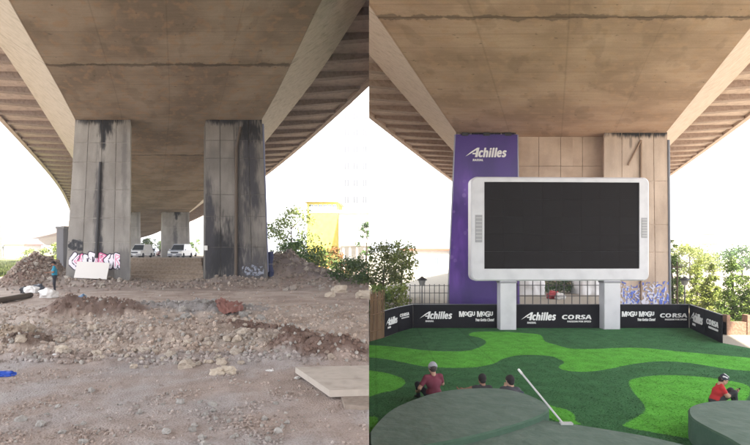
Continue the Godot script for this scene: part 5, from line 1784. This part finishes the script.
# J: joints in the person's own frame, facing +z, up +y
func person(label: String, where: Vector3, turn: float, sc: float, J: Dictionary, shirt: Color, trousers: Color, skin: Color, hair: Array, shoe := Color(.05, .05, .05), sleeve := .5) -> Node3D:
	var root := thing("person", label, "person", where, turn)
	root.scale = Vector3.ONE * sc
	var b := []
	var hp: Vector3 = J.hip
	var ch: Vector3 = J.chest
	var nk: Vector3 = J.neck
	var hd: Vector3 = J.head
	var sw: float = J.get("sw", .17)
	var R: Vector3 = J.get("right", Vector3(-1, 0, 0))
	b.append_array([[hp + R * .07, hp - R * .07, .125, .125, trousers], [hp.lerp(ch, .3) + R * .06, hp.lerp(ch, .3) - R * .06, .118, .118, shirt], [hp.lerp(ch, .2), ch, .125, .135, shirt], [ch + R * .075, ch - R * .075, .115, .115, shirt], [ch.lerp(nk, .72) + R * (sw - .045), ch.lerp(nk, .72) - R * (sw - .045), .062, .062, shirt], [nk, hd, .05, .05, skin], [ch, nk, .1, .06, shirt]])
	for k in 2:
		var sg := 1.0 if k == 0 else -1.0
		var sh := ch.lerp(nk, .72) + R * sw * sg
		var el: Vector3 = J.el[k]
		var wr: Vector3 = J.wr[k]
		var cut := sh.lerp(el, sleeve * 2.0) if sleeve < .5 else el
		b.append([sh, cut, .062, .054, shirt])
		if sleeve < .5: b.append([cut, el, .043, .038, skin])
		b.append([el, wr, .039, .028, skin])
		var kn: Vector3 = J.kn[k]
		var an: Vector3 = J.an[k]
		var hj := hp + R * .09 * sg
		b.append([hj, kn, .088, .062, trousers])
		b.append([kn, an, .06, .043, trousers])
		var toe: Vector3 = J.toe[k]
		b.append([an + Vector3(0, -.02, 0), toe, .045, .032, shoe])
	var s := st_new()
	add_net(s, nets(b, .019, .045), Transform3D())
	var hb := Basis.from_euler(J.look)
	var ratio := Color(skin.r / SKIN.r, skin.g / SKIN.g, skin.b / SKIN.b)
	add_net(s, head_net, Transform3D(hb, hd), ratio)
	for k in 2:
		var el: Vector3 = J.el[k]
		var wr: Vector3 = J.wr[k]
		var bs := toward(el, wr)
		if k == 1: bs.x = -bs.x
		add_net(s, hand_net, Transform3D(bs.scaled_local(Vector3.ONE * 1.05), wr + bs.y * .02), ratio)
	put("body", s.commit(), M.person, root)
	if hair[0] == "hair":
		var hs := st_new()
		add_net(hs, nets([[V(0, .055, -.02), V(0, .045, .02), .088, .085, hair[1]], [V(0, .02, -.045), V(0, -.03, -.055), .083, .07, hair[1]], [V(-.07, .03, -.01), V(-.072, -.01, -.02), .022, .018, hair[1]], [V(.07, .03, -.01), V(.072, -.01, -.02), .022, .018, hair[1]]], .011, .03), Transform3D(hb, hd))
		put("hair", hs.commit(), M.person, root)
	else:
		var hs := st_new()
		add_net(hs, nets([[V(0, -.02, -.05), V(0, .01, -.055), .07, .075, hair[2]], [V(-.07, .0, -.02), V(.07, .0, -.02), .024, .024, hair[2]]], .011, .03), Transform3D(hb, hd))
		put("hair", hs.commit(), M.person, root)
		var cs := st_new()
		var cb := [[V(0, .07, -.02), V(0, .06, .015), .09, .086, hair[1]], [V(-.05, .05, -.02), V(.05, .05, -.02), .062, .062, hair[1]]]
		if hair.size() > 3: cb.append_array([[V(-.03, .162, -.03), V(-.03, .12, .075), .012, .012, hair[3]], [V(.03, .162, -.03), V(.03, .12, .075), .012, .012, hair[3]], [V(-.085, .09, -.06), V(-.085, .09, .03), .014, .014, hair[3]], [V(.085, .09, -.06), V(.085, .09, .03), .014, .014, hair[3]]])
		for x in [-.05, -.025, 0.0, .025, .05]: cb.append([V(x, .048, .07), V(x * .8, .035, .155 - absf(x) * .5), .009, .007, hair[1]])
		add_net(cs, nets(cb, .010, .018), Transform3D(hb, hd))
		var cp := put("cap", cs.commit(), M.person, root)
		if hair.size() == 3:
			var bd := st_new()
			for i in 24:
				var t0 := TAU * i / 24.0
				var t1 := TAU * (i + 1) / 24.0
				tube(bd, hb * V(cos(t0) * .093, .035, -.012 + sin(t0) * .1) + hd, hb * V(cos(t1) * .093, .035, -.012 + sin(t1) * .1) + hd, .013, .013, 5)
			put("band", bd.commit(), mat(lin(.03, .03, .035), .8), cp)
	return root
func people() -> void:
	head_hand()
	var brown := Color(.25, .14, .095)
	var pale := Color(.40, .25, .18)
	# person in maroon: sits behind the platform, back turned
	var d := 13.8
	person("person in maroon shirt and grey cap sitting with back turned behind the round platform", Vector3(X(434, d), TURF, -d), PI + .35, 1.08, {
		"hip": V(0, .18, 0), "chest": V(0, .48, .03), "neck": V(.0, .67, .05), "head": V(0, .805, .075), "look": Vector3(.1, -.15, 0), "sw": .185,
		"el": [V(-.27, .42, .12), V(.34, .38, .05)], "wr": [V(-.2, .42, .36), V(.27, .26, .27)],
		"kn": [V(-.2, .42, .42), V(.22, .38, .42)], "an": [V(-.12, .09, .52), V(.14, .09, .55)], "toe": [V(-.13, .035, .68), V(.15, .035, .7)]},
		Color(.13, .022, .04), Color(.03, .035, .05), pale, ["cap", Color(.28, .28, .31), Color(.04, .03, .03)], Color(.05, .05, .05), .3)
	d = 13.62
	var sit := {
		"hip": V(0, .11, 0), "chest": V(0, .29, .10), "neck": V(0, .42, .18), "head": V(0, .565, .22), "look": Vector3(.2, .1, 0), "sw": .165,
		"el": [V(-.2, .28, .26), V(.27, .37, .16)], "wr": [V(-.12, .28, .47), V(.41, .345, .2)],
		"kn": [V(-.26, .20, .36), V(.26, .20, .36)], "an": [V(.06, .08, .40), V(-.06, .08, .48)], "toe": [V(.2, .045, .44), V(-.2, .045, .52)]}
	person("person with black hair and dark shirt sitting behind the round platform, one arm stretched out", Vector3(X(484, d), TURF, -d), PI, 1.06, sit, Color(.03, .03, .035), Color(.03, .035, .06), brown, ["hair", Color(.012, .010, .010)], Color(.05, .05, .05), .2)
	d = 13.62
	var sit2 := sit.duplicate()
	sit2.el = [V(-.2, .3, .24), V(.2, .3, .2)]
	sit2.wr = [V(-.12, .30, .45), V(.12, .32, .42)]
	sit2.look = Vector3(.1, .6, 0)
	sit2.chest = V(0, .27, .07)
	sit2.neck = V(0, .385, .14)
	sit2.head = V(0, .535, .17)
	person("person with black hair sitting low behind the round platform beside the leaning pole", Vector3(X(510, d), TURF, -d), PI - .2, 1.08, sit2, Color(.05, .05, .06), Color(.03, .035, .06), pale, ["hair", Color(.012, .010, .010)])
	# child in red
	d = 13.6
	var kid := person("child in red shirt and dark striped helmet sitting behind the platform, looking down", Vector3(X(717, d), TURF, -d), PI / 2 - .25, .93, {
		"hip": V(0, .13, -.06), "chest": V(0, .40, .02), "neck": V(0, .57, .09), "head": V(0, .70, .145), "look": Vector3(.35, 0, 0), "sw": .155,
		"el": [V(-.2, .33, .18), V(.2, .33, .18)], "wr": [V(-.06, .38, .36), V(.06, .38, .36)],
		"kn": [V(-.13, .42, .36), V(.13, .42, .36)], "an": [V(-.1, .09, .42), V(.1, .09, .42)], "toe": [V(-.1, .035, .57), V(.1, .035, .57)]},
		Color(.42, .018, .02), Color(.03, .03, .035), pale, ["cap", Color(.03, .035, .05), Color(.02, .015, .015), Color(.6, .6, .62)], Color(.05, .05, .05), .25)
	var ph := put("mobile_phone", bevel_box(.075, .15, .012, .003), mat(lin(.015, .015, .018), .25), null, kid.transform * Transform3D(Basis.from_euler(Vector3(-.7, PI, 0)), V(0, .455, .475)))
	tag(ph, "dark mobile phone held up by the child in red", "phone")
	# standing person in the rubble yard
	var g := G(54.8, 292.5, 0.0)
	person("person in bright blue shirt standing on the dirt beside the graffitied pier", Vector3(g.x, h_left(g.x, -g.z) - .01, g.z), -PI / 2 + .5, .97, {
		"hip": V(0, .88, 0), "chest": V(0, 1.18, .01), "neck": V(0, 1.40, .02), "head": V(0, 1.55, .05), "look": Vector3(.3, 0, 0), "sw": .18,
		"el": [V(-.24, 1.10, .06), V(.24, 1.10, .06)], "wr": [V(-.14, 1.06, .30), V(.14, 1.08, .30)],
		"kn": [V(-.10, .47, .03), V(.10, .47, .01)], "an": [V(-.11, .08, -.02), V(.11, .08, -.02)], "toe": [V(-.12, .035, .15), V(.12, .035, .15)]},
		Color(.02, .22, .34), Color(.02, .022, .03), brown, ["hair", Color(.012, .010, .010)], Color(.04, .04, .04), .3)
